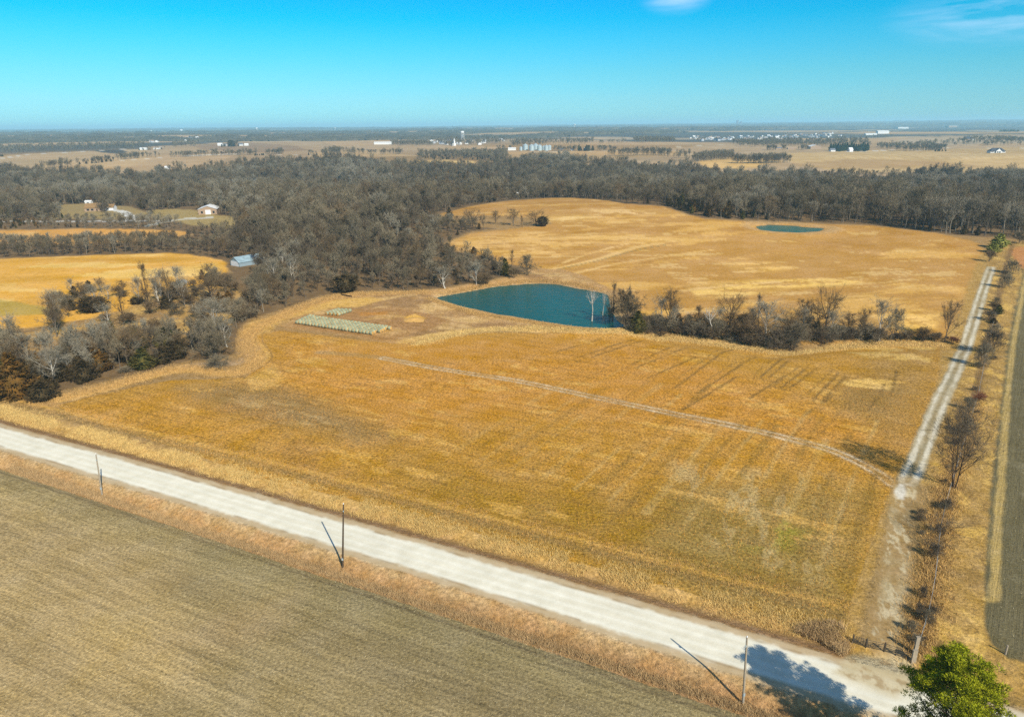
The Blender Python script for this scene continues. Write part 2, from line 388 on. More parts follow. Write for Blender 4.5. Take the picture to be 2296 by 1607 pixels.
# far land: wooded blue-brown country with pale fields
n = fbm(X, Y, 900, 5, 41); k = sst(2300, 3000, R)
C[:] = C*(1-k[:, None])+np.array(A_(92, 86, 78))*k[:, None]
blend(allz, k*sst(0.10, 0.16, n-0.22*sst(3300, 4200, R))*0.9, A_(196, 166, 126))
blend(allz, k*sst(0.40, 0.44, n)*0.5, A_(150, 140, 118))
kf = np.nonzero(R > 2300)[0]; hm_ = hill_mask(X[kf], Y[kf])[0]; blend(kf, sst(.58, .72, hm_+.15*fbm(X[kf], Y[kf], 300, 3, 43))*.9, A_(192, 160, 116))
ZN[R > 2500] = 9
WOODFLOOR = A_(130, 106, 74)
wood_px = [(-300, 392), (0, 389), (240, 394), (330, 396), (400, 384), (480, 378), (560, 370), (760, 366), (900, 372), (930, 376), (1060, 378), (1130, 366), (1200, 358), (1330, 372), (1540, 376), (1600, 396), (1700, 402), (1860, 404), (2000, 402), (2070, 396), (2296, 402), (2700, 410),
           (2700, 540), (2296, 536), (2230, 532), (2190, 530), (2090, 521), (1990, 508), (1850, 500), (1700, 499), (1560, 489), (1515, 470), (1400, 458), (1290, 444), (1150, 449), (1060, 462), (985, 480), (1000, 500), (1070, 509), (1110, 513), (1055, 521), (1000, 540), (1010, 560), (1060, 572), (1100, 585), (1190, 595), (1180, 606), (1110, 625), (1000, 645), (940, 652), (790, 652), (720, 664), (640, 692), (560, 716), (540, 735), (530, 760), (525, 790), (490, 806), (420, 806), (330, 832), (200, 862), (80, 888), (-100, 915),
           (-300, 800), (-100, 745), (60, 742), (190, 728), (270, 705), (330, 665), (400, 650), (470, 642), (520, 612), (500, 585), (420, 573), (300, 574), (130, 577), (-200, 583), (-200, 545), (0, 548), (150, 552), (390, 540), (430, 526), (400, 517), (180, 512), (-200, 514)]
wood = at(wood_px)
poly(wood, WOODFLOOR, 0.008, zone=8)
scrub = at([(-100, 750), (60, 740), (190, 725), (270, 700), (330, 660), (480, 640), (540, 650), (560, 700), (500, 740), (430, 760), (300, 770), (150, 790), (-100, 800)])
poly(scrub, A_(198, 158, 92), 0.02, zone=0); blots(scrub, A_(160, 128, 84), 14, 0.05, 0.8, seed=6); blots(scrub, A_(226, 184, 104), 9, 0.15, 0.8, seed=8)
# fields to the left
L1 = at([(-250, 586), (0, 581), (130, 575), (280, 570), (370, 567), (430, 571), (500, 583), (512, 600), (500, 620), (450, 640), (400, 650), (330, 655), (290, 690), (200, 715), (60, 735), (-250, 745)])
poly(L1, A_(238, 180, 78), 0.004, zone=7)
blots(L1, A_(250, 206, 116), 13, 0.06, 0.9, stretch=4, ang=0.05, seed=9, soft=.06)
blots(L1, A_(210, 158, 62), 22, 0.16, 0.5, stretch=4, seed=10)
poly(at([(-200, 660), (0, 668), (90, 678), (150, 690), (120, 706), (40, 712), (-200, 720)]), A_(178, 158, 74), 0.02, alpha=0.75)
L2 = at([(-250, 517), (0, 517), (180, 513), (300, 514), (400, 518), (425, 521), (400, 530), (300, 542), (150, 548), (0, 545), (-250, 545)])
poly(L2, A_(228, 168, 84), 0.003, zone=7); blots(L2, A_(236, 196, 124), 20, 0.1, 0.7, stretch=3, seed=12)
poly(at([(60, 470), (110, 460), (220, 455), (290, 463), (320, 474), (340, 478), (300, 490), (250, 492), (120, 490), (60, 482)]), A_(170, 146, 94), 0.004, zone=0)
poly(at([(328, 472), (380, 468), (430, 470), (500, 484), (560, 490), (570, 500), (520, 512), (430, 506), (400, 497), (345, 492)]), A_(176, 152, 96), 0.004, zone=0)
line(at([(-100, 498), (60, 496), (200, 496), (360, 495), (470, 489)]), 3.2, A_(208, 204, 192), 0.2, zone=5)
line(at([(240, 470), (272, 474), (286, 480), (292, 488), (290, 496)]), 4.0, A_(222, 218, 206), 0.8, zone=5)
line(at([(330, 506), (380, 496), (440, 487), (470, 486)]), 3.0, A_(214, 206, 180), 0.5, zone=5)
# far fields beyond the wood
poly(at([(-300, 356), (0, 350), (120, 342), (230, 338), (330, 333), (410, 329), (480, 326), (500, 331), (430, 345), (380, 360), (340, 372), (240, 378), (100, 388), (0, 390), (-300, 392)]), A_(198, 166, 118), 0.006, zone=9)
poly(at([(330, 330), (480, 322), (560, 316), (700, 318), (860, 322), (960, 325), (1130, 330), (1130, 346), (1040, 346), (830, 350), (640, 354), (560, 364), (400, 378), (330, 392), (240, 390), (330, 365)]), A_(190, 158, 114), 0.006, zone=9)
poly(at([(430, 325), (560, 320), (660, 328), (700, 338), (560, 342), (460, 338)]), A_(168, 136, 98), 0.006)
poly(at([(690, 344), (760, 337), (860, 340), (940, 350), (830, 352), (700, 352)]), A_(208, 172, 118), 0.006)
poly(at([(920, 360), (1060, 361), (1070, 366), (940, 372)]), A_(222, 184, 116), 0.003, zone=9)
poly(at([(1130, 338), (1330, 340), (1540, 330), (1700, 318), (1900, 310), (2296, 300), (2700, 296), (2700, 412), (2296, 402), (2070, 396), (2000, 402), (1860, 404), (1700, 402), (1600, 396), (1540, 376), (1330, 372), (1180, 360)]), A_(188, 158, 116), 0.006, zone=9)
poly(at([(1130, 342), (1520, 338), (1540, 350), (1300, 358), (1150, 354)]), A_(198, 162, 108), 0.004)
poly(at([(1750, 345), (1830, 342), (1900, 338), (2296, 330), (2700, 328), (2700, 400), (2296, 396), (2100, 386), (1900, 388), (1780, 368)]), A_(204, 170, 112), 0.006)
poly(at([(1560, 362), (1640, 352), (1720, 354), (1760, 362), (1700, 374), (1650, 382), (1590, 380)]), A_(222, 180, 110), 0.005)
for i in range(13):                                     # contour strips on the far hillside
    x0 = 1800+i*36
    line(at([(x0, 356), (x0+60, 351), (x0+110, 345), (x0+150, 340)]), 6, A_(228, 196, 138), 3, 3, 0.55, ns=30, sm=2)
poly(at([(1760, 366), (1900, 358), (2100, 362), (2200, 372), (2000, 378), (1850, 378)]), A_(184, 148, 98), 0.01, alpha=0.7)
poly(at([(2000, 318), (2296, 308), (2600, 304), (2600, 318), (2296, 322), (2100, 326)]), A_(186, 168, 140), 0.01, alpha=0.8)
poly(at([(212, 338), (275, 336), (290, 341), (270, 346), (235, 343)]), A_(58, 52, 48), 0.004, alpha=0.9)
line(at([(-100, 366), (0, 356), (63, 347), (150, 342), (274, 335), (420, 327)]), 5.0, A_(222, 212, 196), 1, 2, sm=2)
line(at([(250, 362), (375, 352), (480, 347), (572, 346), (700, 348), (843, 348)]), 4.5, A_(216, 204, 182), 1, 2, sm=2)
line(at([(1140, 341), (1300, 341), (1500, 331), (1700, 325), (1880, 326)]), 5.0, A_(218, 204, 178), 1, 2, sm=2, alpha=0.7)
line(at([(1880, 341), (1960, 339), (2020, 336), (2060, 338)]), 7.0, A_(226, 216, 200), 2, 3, sm=2)
line(at([(2120, 332), (2230, 333), (2330, 333)]), 4.0, A_(226, 210, 184), 1, 2, sm=2)
# parcels of the far country differ in tone
kk_ = np.nonzero((R > 1500) & (ZN != 8))[0]; u_ = X[kk_]*.93+Y[kk_]*.36+60*fbm(X[kk_], Y[kk_], 700, 2, 101); v_ = -X[kk_]*.36+Y[kk_]*.93+60*fbm(X[kk_], Y[kk_], 700, 2, 102)
hh_ = _hash(np.floor(u_/330), np.floor(v_/520), 7); h2_ = _hash(np.floor(u_/330), np.floor(v_/520), 8)
C[kk_] *= (0.84+0.28*hh_)[:, None]*np.stack([1+0*h2_, 1-.05*h2_, 1-.12*h2_], 1)
# upper field over the draw
F2 = at([(1010, 543), (1058, 523), (1120, 516), (1180, 510), (1240, 502), (1225, 492), (1150, 485), (1040, 484), (985, 482), (1060, 462), (1130, 452), (1240, 444), (1290, 444), (1400, 457), (1490, 463), (1530, 479), (1580, 491), (1700, 500), (1850, 503), (1950, 506), (2090, 521), (2180, 540), (2205, 560), (2215, 600), (2170, 700), (2130, 765), (2000, 768), (1800, 770), (1620, 760), (1480, 745), (1400, 700), (1375, 655), (1300, 640), (1240, 612), (1130, 590), (1060, 568), (1012, 556)])
poly(F2, A_(202, 152, 78), 0.004, zone=6)
blots(F2, A_(236, 186, 100), 16, 0.22, 0.7, stretch=4, ang=0.25, seed=15, soft=.05)
blots(F2, A_(240, 200, 126), 6, 0.34, 0.55, stretch=5, ang=0.1, seed=115, soft=.05)
blots(F2, A_(186, 134, 58), 30, 0.16, 0.5, stretch=2.5, ang=0.3, seed=16)
for pp, c, al in (([(1010, 545), (1060, 528), (1120, 524), (1210, 522), (1330, 530), (1400, 535), (1350, 548), (1290, 560), (1200, 575), (1100, 572), (1030, 560)], (228, 182, 104), 0.6),
              ([(1270, 530), (1400, 520), (1480, 530), (1600, 536), (1500, 545), (1350, 540)], (232, 188, 112), 0.6),
              ([(1310, 468), (1450, 470), (1520, 480), (1420, 484), (1330, 478)], (230, 188, 118), 0.7),
              ([(1240, 484), (1340, 482), (1350, 490), (1280, 498), (1210, 500)], (236, 196, 124), 0.7),
              ([(1630, 590), (1720, 585), (1790, 600), (1730, 610), (1650, 608)], (236, 190, 108), 0.85),
              ([(1530, 640), (1700, 626), (1850, 622), (1960, 632), (1900, 640), (1760, 648), (1660, 668), (1560, 672)], (240, 196, 106), 0.8),
              ([(1950, 705), (2060, 690), (2120, 700), (2110, 740), (2020, 745), (1960, 730)], (236, 188, 96), 0.8),
              ([(1860, 665), (1960, 655), (1990, 670), (1930, 676)], (226, 180, 100), 0.6)):
    P = at(pp); c = (min(c[0]+10, 255), min(c[1]+8, 255), c[2]+6); poly(P, A_(*c), 0.03, f=2, alpha=al*0.35, seed=11); blots(P, A_(*c), 8, -0.06, min(al*1.3, 1), stretch=3.6, ang=0.12, seed=18, feather=4, soft=.05); blots(P, A_(190, 140, 60), 5, 0.22, .6, stretch=3.6, ang=0.12, seed=19, feather=4, soft=.05)
for a, b in ((((1240, 604), (1330, 584), (1420, 556), (1480, 546)), 2.4), (((1290, 612), (1390, 590), (1500, 574), (1600, 560)), 1.4), (((1530, 652), (1640, 640), (1740, 632)), 1.5), (((1240, 600), (1310, 572), (1400, 548), (1440, 545)), 0.8)):
    line(at(list(a)), b, A_(240, 196, 122), 1.6, 1.0, 0.85, ns=7)
line(at([(1250, 604), (1340, 584), (1430, 560), (1500, 548)]), 0.6, A_(150, 130, 80), 0.4, 0.4, 0.7, off=0)
poly(at([(1540, 740), (1700, 720), (1900, 700), (2000, 720), (2060, 760), (1700, 770), (1500, 755)]), A_(176, 138, 74), 0.02, f=5, alpha=0.6)
# pond surrounds
PB = at([(790, 656), (960, 652), (1000, 648), (1110, 628), (1200, 604), (1260, 604), (1330, 628), (1380, 650), (1420, 690), (1440, 735), (1420, 752), (1300, 744), (1200, 738), (1090, 740), (1010, 752), (930, 765), (900, 770), (760, 748), (640, 735), (600, 725), (640, 695), (720, 668)])
poly(PB, A_(194, 152, 96), 0.008, zone=10)
blots(PB, A_(160, 124, 82), 10, 0.06, 0.75, stretch=1.6, seed=21); blots(PB, A_(222, 182, 118), 7, 0.12, 0.8, stretch=2, seed=22)
poly(at([(540, 760), (575, 720), (650, 695), (740, 672), (830, 665), (860, 672), (800, 688), (740, 692), (650, 715), (600, 745), (590, 800), (560, 812)]), A_(226, 180, 96), 0.012, f=1.5, alpha=0.9)
BALEP = at([(640, 726), (700, 712), (800, 690), (880, 690), (960, 700), (1010, 715), (960, 740), (920, 752), (880, 762), (780, 752), (700, 742)])
poly(BALEP, A_(180, 136, 84), 0.012, f=2)
blots(BALEP, A_(214, 170, 104), 6, 0.12, 0.8, stretch=2, seed=24)
poly(at([(905, 712), (930, 703), (950, 714), (925, 719)]), A_(236, 182, 88), 0.006)
poly(at([(800, 700), (870, 697), (868, 706), (810, 707)]), A_(206, 142, 60), 0.01, alpha=0.7)
line(at([(900, 768), (960, 752), (1030, 742), (1120, 738), (1230, 742), (1330, 742), (1420, 748)]), 1.6, A_(234, 192, 116), 1.0, 0.8, 0.9)
line(at([(980, 672), (1060, 700), (1150, 718), (1250, 734), (1340, 742)]), 1.3, A_(228, 190, 128), 0.8, 0.8, 0.8)
sd_ = None
idx = sub(pond, 12); sdp = sdist(X[idx], Y[idx], pond)
blend(idx, (1-sst(0.0, 1.6, np.abs(sdp+0.6)+0.6*fbm(X[idx], Y[idx], 4, 3, 3)))*0.6, A_(206, 176, 130)); blend(idx, sst(0.2, 1.2, sdp), A_(40, 70, 66))
idx = sub(pond2, 26); sdp = sdist(X[idx], Y[idx], pond2)
blend(idx, (1-sst(0.0, 9, np.abs(sdp+6)+5*fbm(X[idx], Y[idx], 12, 3, 3)))*0.8, A_(204, 166, 112)); blend(idx, sst(0.2, 2, sdp), A_(40, 70, 66))
ZN[idx[(sdp > -14)]] = 10
lane_px = [(1985, 1440), (2003, 1330), (2012, 1240), (2022, 1150), (2035, 1080), (2062, 1020), (2088, 950), (2112, 890), (2135, 845), (2160, 790), (2180, 730), (2195, 680), (2208, 640), (2222, 600)]
lane = at(lane_px)
# main field
F1 = at([(130, 908), (250, 878), (380, 852), (480, 850), (550, 846), (592, 815), (605, 795), (578, 770), (575, 752), (620, 742), (700, 748), (780, 760), (880, 770), (930, 772), (1000, 758), (1100, 744), (1230, 748), (1330, 749), (1450, 755), (1600, 772), (1700, 786), (1800, 792), (1900, 778), (2000, 775), (2110, 778), (2105, 850), (2060, 960), (2010, 1070), (1965, 1190), (1925, 1300), (1895, 1400), (1860, 1405), (1700, 1372), (1534, 1325), (1293, 1262), (1072, 1195), (900, 1150), (762, 1112), (600, 1075), (500, 1042), (400, 1005), (250, 960), (150, 925)])
poly(F1, A_(198, 148, 62), 0.004, zone=2)
poly(at([(640, 750), (900, 775), (1200, 752), (1450, 765), (1600, 830), (1800, 900), (2000, 960), (1900, 1000), (1500, 950), (1200, 920), (900, 960), (700, 900), (620, 840)]), A_(210, 150, 64), 0.03, f=14, alpha=0.75)
poly(at([(400, 870), (520, 862), (640, 870), (760, 920), (900, 980), (800, 990), (640, 950), (480, 920)]), A_(150, 126, 84), 0.03, f=6, alpha=0.75)
blots(at([(480, 880), (640, 880), (820, 960), (820, 990), (640, 970), (500, 920)]), A_(206, 172, 112), 2.2, 0.12, 0.8, stretch=2.2, ang=-0.5, seed=27)
poly(at([(900, 1050), (1300, 1100), (1650, 1150), (1900, 1200), (1890, 1390), (1500, 1310), (1100, 1190), (900, 1130)]), A_(164, 128, 46), 0.03, f=14, alpha=0.85)
poly(at([(330, 980), (600, 1000), (1000, 1110), (1400, 1230), (1800, 1330), (1860, 1400), (1500, 1310), (1072, 1190), (700, 1090), (400, 1000)]), A_(176, 134, 54), 0.03, f=8, alpha=0.6)
poly(at([(1500, 1100), (1750, 1080), (1950, 1100), (1930, 1250), (1880, 1390), (1600, 1340), (1450, 1250)]), A_(158, 134, 74), 0.03, f=8, alpha=0.7)
blots(at([(1640, 1150), (1830, 1130), (1850, 1200), (1800, 1260), (1660, 1250), (1620, 1200)]), A_(148, 146, 40), 3.0, 0.12, 0.8, stretch=1.6, ang=1.2, seed=31)
poly(at([(1880, 870), (1990, 850), (2040, 880), (1980, 930), (1900, 915)]), A_(140, 116, 70), 0.02, f=4, alpha=0.6)
poly(at([(1880, 850), (1960, 800), (2110, 780), (2090, 880), (2030, 1010), (1940, 960), (1860, 900)]), A_(168, 134, 76), 0.02, f=6, alpha=0.6)
blots(at([(1870, 852), (1950, 846), (2030, 856), (2000, 876), (1900, 868)]), A_(236, 192, 106), 2.5, -0.25, 0.95, stretch=1.6, seed=33, feather=1.5)
blots(at([(1880, 780), (2000, 772), (2110, 778), (2090, 815), (1900, 800)]), A_(226, 186, 104), 4, 0.02, 0.8, stretch=1.5, seed=34, feather=1.5)
blots(F1, A_(232, 184, 96), 5, 0.36, 0.55, seed=35, stretch=2.5, ang=-0.45, soft=.06)
blots(at([(430, 880), (640, 900), (900, 1120), (620, 1070), (300, 960)]), A_(178, 134, 70), 15, 0.1, 0.6, seed=36)
blots(at([(1450, 1010), (1720, 1040), (1900, 1050), (1900, 1350), (1700, 1310), (1500, 1200)]), A_(198, 172, 116), 3, 0.16, 0.6, seed=37, stretch=3.0, ang=1.2)
# margin of the field along the trees and the draw
line(at([(120, 900), (250, 868), (330, 845), (420, 828), (520, 838), (570, 815), (590, 795), (565, 765), (560, 745), (600, 722), (660, 700)]), 2.4, A_(228, 182, 100), 1.2, 1.0, 0.85)
line(at([(420, 822), (480, 815), (540, 812), (565, 790), (548, 760)]), 2.0, A_(188, 158, 120), 1.4, 1.2, 0.7)
for off in (-1.2, 1.0):
    line(at([(250, 878), (330, 855), (420, 838), (520, 848), (580, 820), (602, 798), (580, 765), (590, 740), (650, 715)]), 0.28, A_(160, 124, 70), 0.15, 0.3, 0.8, off=off)
line(at([(1300, 744), (1450, 752), (1600, 768), (1720, 785), (1800, 792), (1900, 776), (2000, 770), (2120, 772)]), 1.9, A_(232, 188, 118), 0.8, 0.9, 0.85)
poly(at([(540, 850), (600, 830), (630, 850), (600, 875), (560, 875)]), A_(226, 182, 100), 0.02, f=1.5, alpha=0.6)
# track across the field
trk = at([(720, 790), (790, 795), (860, 803), (1000, 829), (1150, 852), (1300, 883), (1500, 925), (1650, 955), (1790, 988), (1880, 1015), (1960, 1055), (2000, 1085)])
line(trk, 1.9, A_(180, 148, 98), 0.5, 0.6, 0.55)
trk = trk[2:]
for off in (-1.0, 1.0): line(trk, 0.36, A_(224, 202, 164), 0.34, 0.3, 0.85, off=off, ns=2.4, brk=0.5)
ruts = [((1545, 845), (1646, 781)), ((1599, 858), (1696, 801)), ((1720, 832), (1753, 805)), ((1735, 836), (1769, 808)), ((1770, 855), (1817, 818)), ((1786, 858), (1835, 822)), ((1841, 876), (1887, 829)), ((1858, 884), (1900, 838)),
        ((1270, 782), (1347, 759)), ((1317, 794), (1417, 762)), ((1330, 799), (1440, 765)), ((1438, 807), (1502, 779)), ((1455, 812), (1540, 780)), ((1700, 880), (1760, 842)), ((1560, 900), (1650, 845)), ((1960, 900), (1985, 860)), ((1820, 920), (1870, 885)), ((2000, 870), (2010, 830)), ((1480, 835), (1560, 800)),
        ((1750, 1000), (1840, 920)), ((1850, 960), (1900, 900)), ((1650, 1000), (1760, 930)), ((1390, 1150), (1500, 1060)), ((1700, 1250), (1760, 1100)), ((1790, 1290), (1860, 1120)), ((1830, 1300), (1900, 1120))]
for i, (a, b) in enumerate(ruts):
    a, b = at([a, b]); a = a+(a-b)*0.3
    line([a, (a+b)/2+np.array([0.2, 0]), b], 0.42, A_(128, 100, 52), 0.2, 0.4, 0.75 if i < 19 else 0.35, ns=2, sm=2, brk=0.4)
    if i < 8: line([a, (a+b)/2, b], 0.3, A_(150, 118, 62), 0.2, 0.3, 0.6, ns=2, sm=2, off=2.2, brk=0.4)
for i in range(26):                                     # faint drill lines following the road and the lane
    o = RHALF+16+i*4.6
    p0 = np.array([-200.0, RK*-200+RB])+rn*o; p1 = np.array([60.0-i*0.2, RK*60+RB])+rn*o
    line([p0, p1], 0.35, A_(140, 104, 46), 0.5, 0.5, 0.38, ns=6, brk=0.3, sm=1)
ld = (lane[8]-lane[2])/np.linalg.norm(lane[8]-lane[2]); ln_ = np.array([-ld[1], ld[0]])
for i in range(22):                                     # seeding passes parallel to the lane, bending at the headland
    o = 7+i*3.9; a = lane[1]+ln_*o; b = a+ld*(62+10*math.sin(i*1.7))+ln_*2.5
    line([a, (a+b)/2+ln_*.4, b], 0.45 if i % 3 else 0.8, A_(206, 176, 112) if i % 2 else A_(128, 104, 48), 0.5, 0.5, 0.42 if i < 14 else 0.25, ns=5, brk=0.35, sm=3)
# tilled field this side of the road, and the verge
rdv = road_d(X, Y)
near = (R < 700)
m = near & (rdv < -RHALF-0.5) & (X < 140); i1 = np.nonzero(m)[0]
C[i1] = A_(196, 156, 102); ZN[i1] = 0
edge = np.array(at([(0, 1062), (221, 1127), (442, 1184), (619, 1250), (771, 1306), (983, 1374), (1204, 1440), (1425, 1534), (1560, 1595)]))
ke, be = np.polyfit(edge[:, 0], edge[:, 1], 1)
te = (Y-ke*X-be)/math.hypot(ke, 1)
te = te+0.35*fbm(X, Y, 3, 3, 44)
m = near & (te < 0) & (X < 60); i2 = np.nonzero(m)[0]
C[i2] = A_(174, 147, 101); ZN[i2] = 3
blend(i2, sst(0.0, 0.35, fbm(X[i2], Y[i2], 26, 4, 51))*0.6, A_(196, 166, 108))
blend(i2, sst(0.0, 0.35, fbm(X[i2], Y[i2], 34, 4, 55))*0.5, A_(140, 130, 92))
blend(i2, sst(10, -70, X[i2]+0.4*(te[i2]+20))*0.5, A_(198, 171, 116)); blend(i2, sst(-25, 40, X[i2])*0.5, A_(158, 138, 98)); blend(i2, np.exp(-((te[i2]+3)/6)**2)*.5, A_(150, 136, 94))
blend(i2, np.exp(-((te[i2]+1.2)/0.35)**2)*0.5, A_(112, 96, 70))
blots(at([(180, 1440), (300, 1420), (360, 1500), (260, 1560), (170, 1510)]), A_(204, 166, 92), 5, -0.1, 0.6, seed=57)
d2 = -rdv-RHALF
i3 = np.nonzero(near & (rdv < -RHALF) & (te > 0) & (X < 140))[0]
blend(i3, np.exp(-((d2[i3]-1.2)/0.9)**2)*0.7, A_(206, 172, 120))
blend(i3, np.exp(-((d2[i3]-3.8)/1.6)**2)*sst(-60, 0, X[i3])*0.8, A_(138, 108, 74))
blend(i3, np.exp(-((te[i3]-1.6)/1.3)**2)*0.8, A_(206, 162, 102))
blend(i3, sst(0.0, 0.3, fbm(X[i3], Y[i3], 5, 4, 61))*0.5, A_(198, 150, 96))
# grass strip on the far side of the road
i4 = np.nonzero(near & (rdv > RHALF) & (rdv < RHALF+16) & (ZN == 0) & (X < 50))[0]
blend(i4, np.ones(len(i4)), A_(180, 142, 88))
blend(i4, np.exp(-((rdv[i4]-RHALF-1.6)/1.2)**2)*0.8, A_(166, 126, 86))
gs = np.exp(-((rdv[i4]-RHALF-6.2+0.8*fbm(X[i4], Y[i4], 20, 2, 63))/2.0)**2)
blend(i4, gs*0.8, A_(216, 174, 100))
i4 = np.nonzero(near & (rdv > RHALF+7.5) & (rdv < RHALF+15) & (X < 50))[0]
blend(i4, np.exp(-((rdv[i4]-RHALF-10.5)/1.4)**2)*0.65, A_(152, 126, 76))
blend(i4, np.exp(-((rdv[i4]-RHALF-12.6+0.5*fbm(X[i4], Y[i4], 6, 3, 64))/0.7)**2)*0.7, A_(222, 176, 90))
# right-hand side: lane, hedge strip, tan margin, dark tilled field
RS = at([(2205, 560), (2300, 540), (2500, 560), (2700, 1607), (2000, 1700), (1900, 1480), (1895, 1400), (1925, 1300), (1965, 1190), (2010, 1070), (2060, 960), (2105, 850), (2110, 778), (2150, 700), (2185, 600)])
poly(RS, A_(190, 152, 84), 0.004, zone=0)
blots(RS, A_(160, 128, 76), 4.5, 0.05, 0.7, seed=71); blots(RS, A_(226, 184, 98), 3.5, 0.18, 0.8, seed=72, stretch=1.8, ang=1.3)
poly(at([(1940, 1330), (1985, 1200), (2030, 1080), (2090, 1090), (2060, 1300), (2030, 1450), (1980, 1460), (1925, 1440)]), A_(166, 136, 86), 0.006, f=0.8, alpha=0.85)
RF = at([(2300, 596), (2288, 640), (2272, 700), (2258, 780), (2245, 900), (2232, 1010), (2222, 1100), (2214, 1200), (2207, 1320), (2206, 1390), (2222, 1440), (2260, 1475), (2330, 1490), (2900, 1560), (2700, 700), (2400, 580)])
poly(RF, A_(118, 108, 76), 0.003, zone=4)
blots(RF, A_(150, 140, 108), 5, 0.2, 0.6, seed=74, stretch=1.5, ang=1.4)
line(at([(2296, 600), (2262, 760), (2240, 920), (2225, 1080), (2212, 1200), (2205, 1330)]), 0.7, A_(222, 188, 112), 0.4, 0.4, 0.6, off=1.5)
RF2 = at([(2262, 562), (2290, 552), (2400, 560), (2330, 610), (2285, 600)]); poly(RF2, A_(206, 140, 84), 0.004, alpha=0.8)
laneU = lane[4:]; laneL = lane[:5]
line(laneU, 2.0, A_(164, 152, 120), 0.3, 0.4, 0.95, zone=5)
for off in (-1.15, 1.15):
    line(laneU, 0.72, A_(204, 188, 152), 0.7, 0.45, 0.7, off=off, ns=5, seed=21+int(off*3))
    line(laneU, 0.38, A_(228, 218, 192), 0.5, 0.25, 0.85, off=off, ns=3.4, seed=22+int(off*3), brk=.4)
line(laneU, 0.35, A_(168, 142, 92), 0.3, 0.3, 0.6, ns=3, brk=.3)
line(laneL, 2.6, A_(176, 146, 98), 0.8, 0.8, 0.55, zone=5)
blots(np.concatenate([laneL+np.array([2.6, 0]), laneL[::-1]-np.array([2.6, 0])]), A_(222, 206, 166), 1.1, 0.16, 0.7, stretch=2.2, ang=1.35, seed=92, feather=0.8)
blots(np.concatenate([laneL+np.array([3.6, 0]), laneL[::-1]-np.array([3.6, 0])]), A_(134, 110, 66), 1.6, 0.1, 0.5, stretch=3, ang=1.35, seed=93, feather=0.8)
for off in (-1.1, 1.1): line(laneL, 0.5, A_(202, 184, 142), 1.1, 0.8, 0.6, off=off, ns=3.0, brk=0.5)
poly(at([(2010, 1080), (2030, 1085), (2028, 1120), (2012, 1118)]), A_(228, 220, 200), 0.006, f=0.4, alpha=0.9)
hedge = dense(at([(2046, 1470), (2060, 1420), (2075, 1370), (2090, 1290), (2100, 1200), (2118, 1120), (2145, 1030), (2172, 940), (2190, 880), (2206, 800), (2225, 720), (2240, 660), (2254, 600), (2270, 550)]), 3)
line(hedge, 1.2, A_(128, 100, 66), 0.8, 0.6, 0.7, sm=1)
# gravel road, with its apron at the gate
i5 = np.nonzero(near & (np.abs(rdv) < RHALF+1.8))[0]
dd = np.abs(rdv[i5])+0.55*fbm(X[i5], Y[i5], 3.0, 4, 81)+.25*fbm(X[i5], Y[i5], .8, 2, 82)
blend(i5, 1-sst(RHALF-0.1, RHALF+1.0, dd), A_(206, 182, 142))
blend(i5, 1-sst(RHALF-1.5, RHALF-0.5, dd), A_(240, 232, 206))
rr5 = rdv[i5]
for o in (-2.6, -0.9, 0.9, 2.6): blend(i5, np.exp(-((rr5-o)/0.42)**2)*0.5, A_(252, 248, 228))
for o in (RHALF-0.9, -RHALF+1.0): blend(i5, np.exp(-((rr5-o+0.3*fbm(X[i5], Y[i5], 6, 3, 83))/0.25)**2)*sst(-0.1, 0.4, fbm(X[i5], Y[i5], 3, 3, 84))*0.6, A_(160, 132, 90))
ZN[i5[np.abs(rr5) < RHALF+0.4]] = 1
apr = at([(1930, 1462), (2045, 1482), (2060, 1545), (2005, 1560), (1860, 1510), (1900, 1470)])
poly(apr, A_(214, 196, 154), 0.008, f=0.9, alpha=0.85); blots(apr, A_(176, 148, 104), 1.6, 0.1, 0.7, seed=86, feather=1)

# build the ground sheets from one lattice
jj, ii = np.meshgrid(np.arange(NR-1), np.arange(NT-1), indexing='ij')
v00 = (jj*NT+ii).ravel(); Fq = np.stack([v00, v00+1, v00+NT+1, v00+NT], 1)
M_field = land('stubble_soil', 0.75, 1.7, 0.12, rows=0.07, rowdir=RDIR, rowlen=0.9, bump=0.9)
M_field2 = land('far_stubble', 0.20, 0.8, 0.05, rows=0.08, rowdir=(0.93, 0.36), rowlen=3.0, bump=0.5, bscale=2)
M_till = land('tilled_soil', 0.6, 2.2, 0.15, rows=0.26, rowdir=RDIR, rowlen=0.95, bump=0.9)
M_till2 = land('dark_tilled_soil', 0.40, 2.2, 0.3, rows=0.12, rowdir=(lane[8]-lane[4])/np.linalg.norm(lane[8]-lane[4]), rowlen=0.8, bump=0.8)
M_lane = land('lane_dirt', 0.26, 1.5, 0.4, bump=.4, mot=.12)
M_road = land('crushed_limestone', 0.06, 3.4, 0.35, rows=0.04, rowdir=RDIR, rowlen=0.8, bump=0.10)
M_grass = land('dry_grass_turf', 0.55, 1.6, 0.3, bump=1.0, mot=.14)
M_floor = land('leaf_litter', 0.25, 0.3, 0.08, bump=0.6)
M_far = land('far_country', 0.10, 0.03, 0.01, bump=0.2, bscale=2)
zones = {0: ('grass_ground', M_grass), 1: ('gravel_road', M_road), 2: ('stubble_field', M_field), 3: ('tilled_field', M_till), 4: ('tilled_field', M_till2), 5: ('farm_lane', M_lane), 6: ('stubble_field', M_field2), 7: ('stubble_field', M_field2), 8: ('forest_floor', M_floor), 9: ('far_ground', M_far), 10: ('pond_bank', M_grass)}
fz = ZN[Fq[:, 0]]
V = np.stack([X, Y, Z], 1)
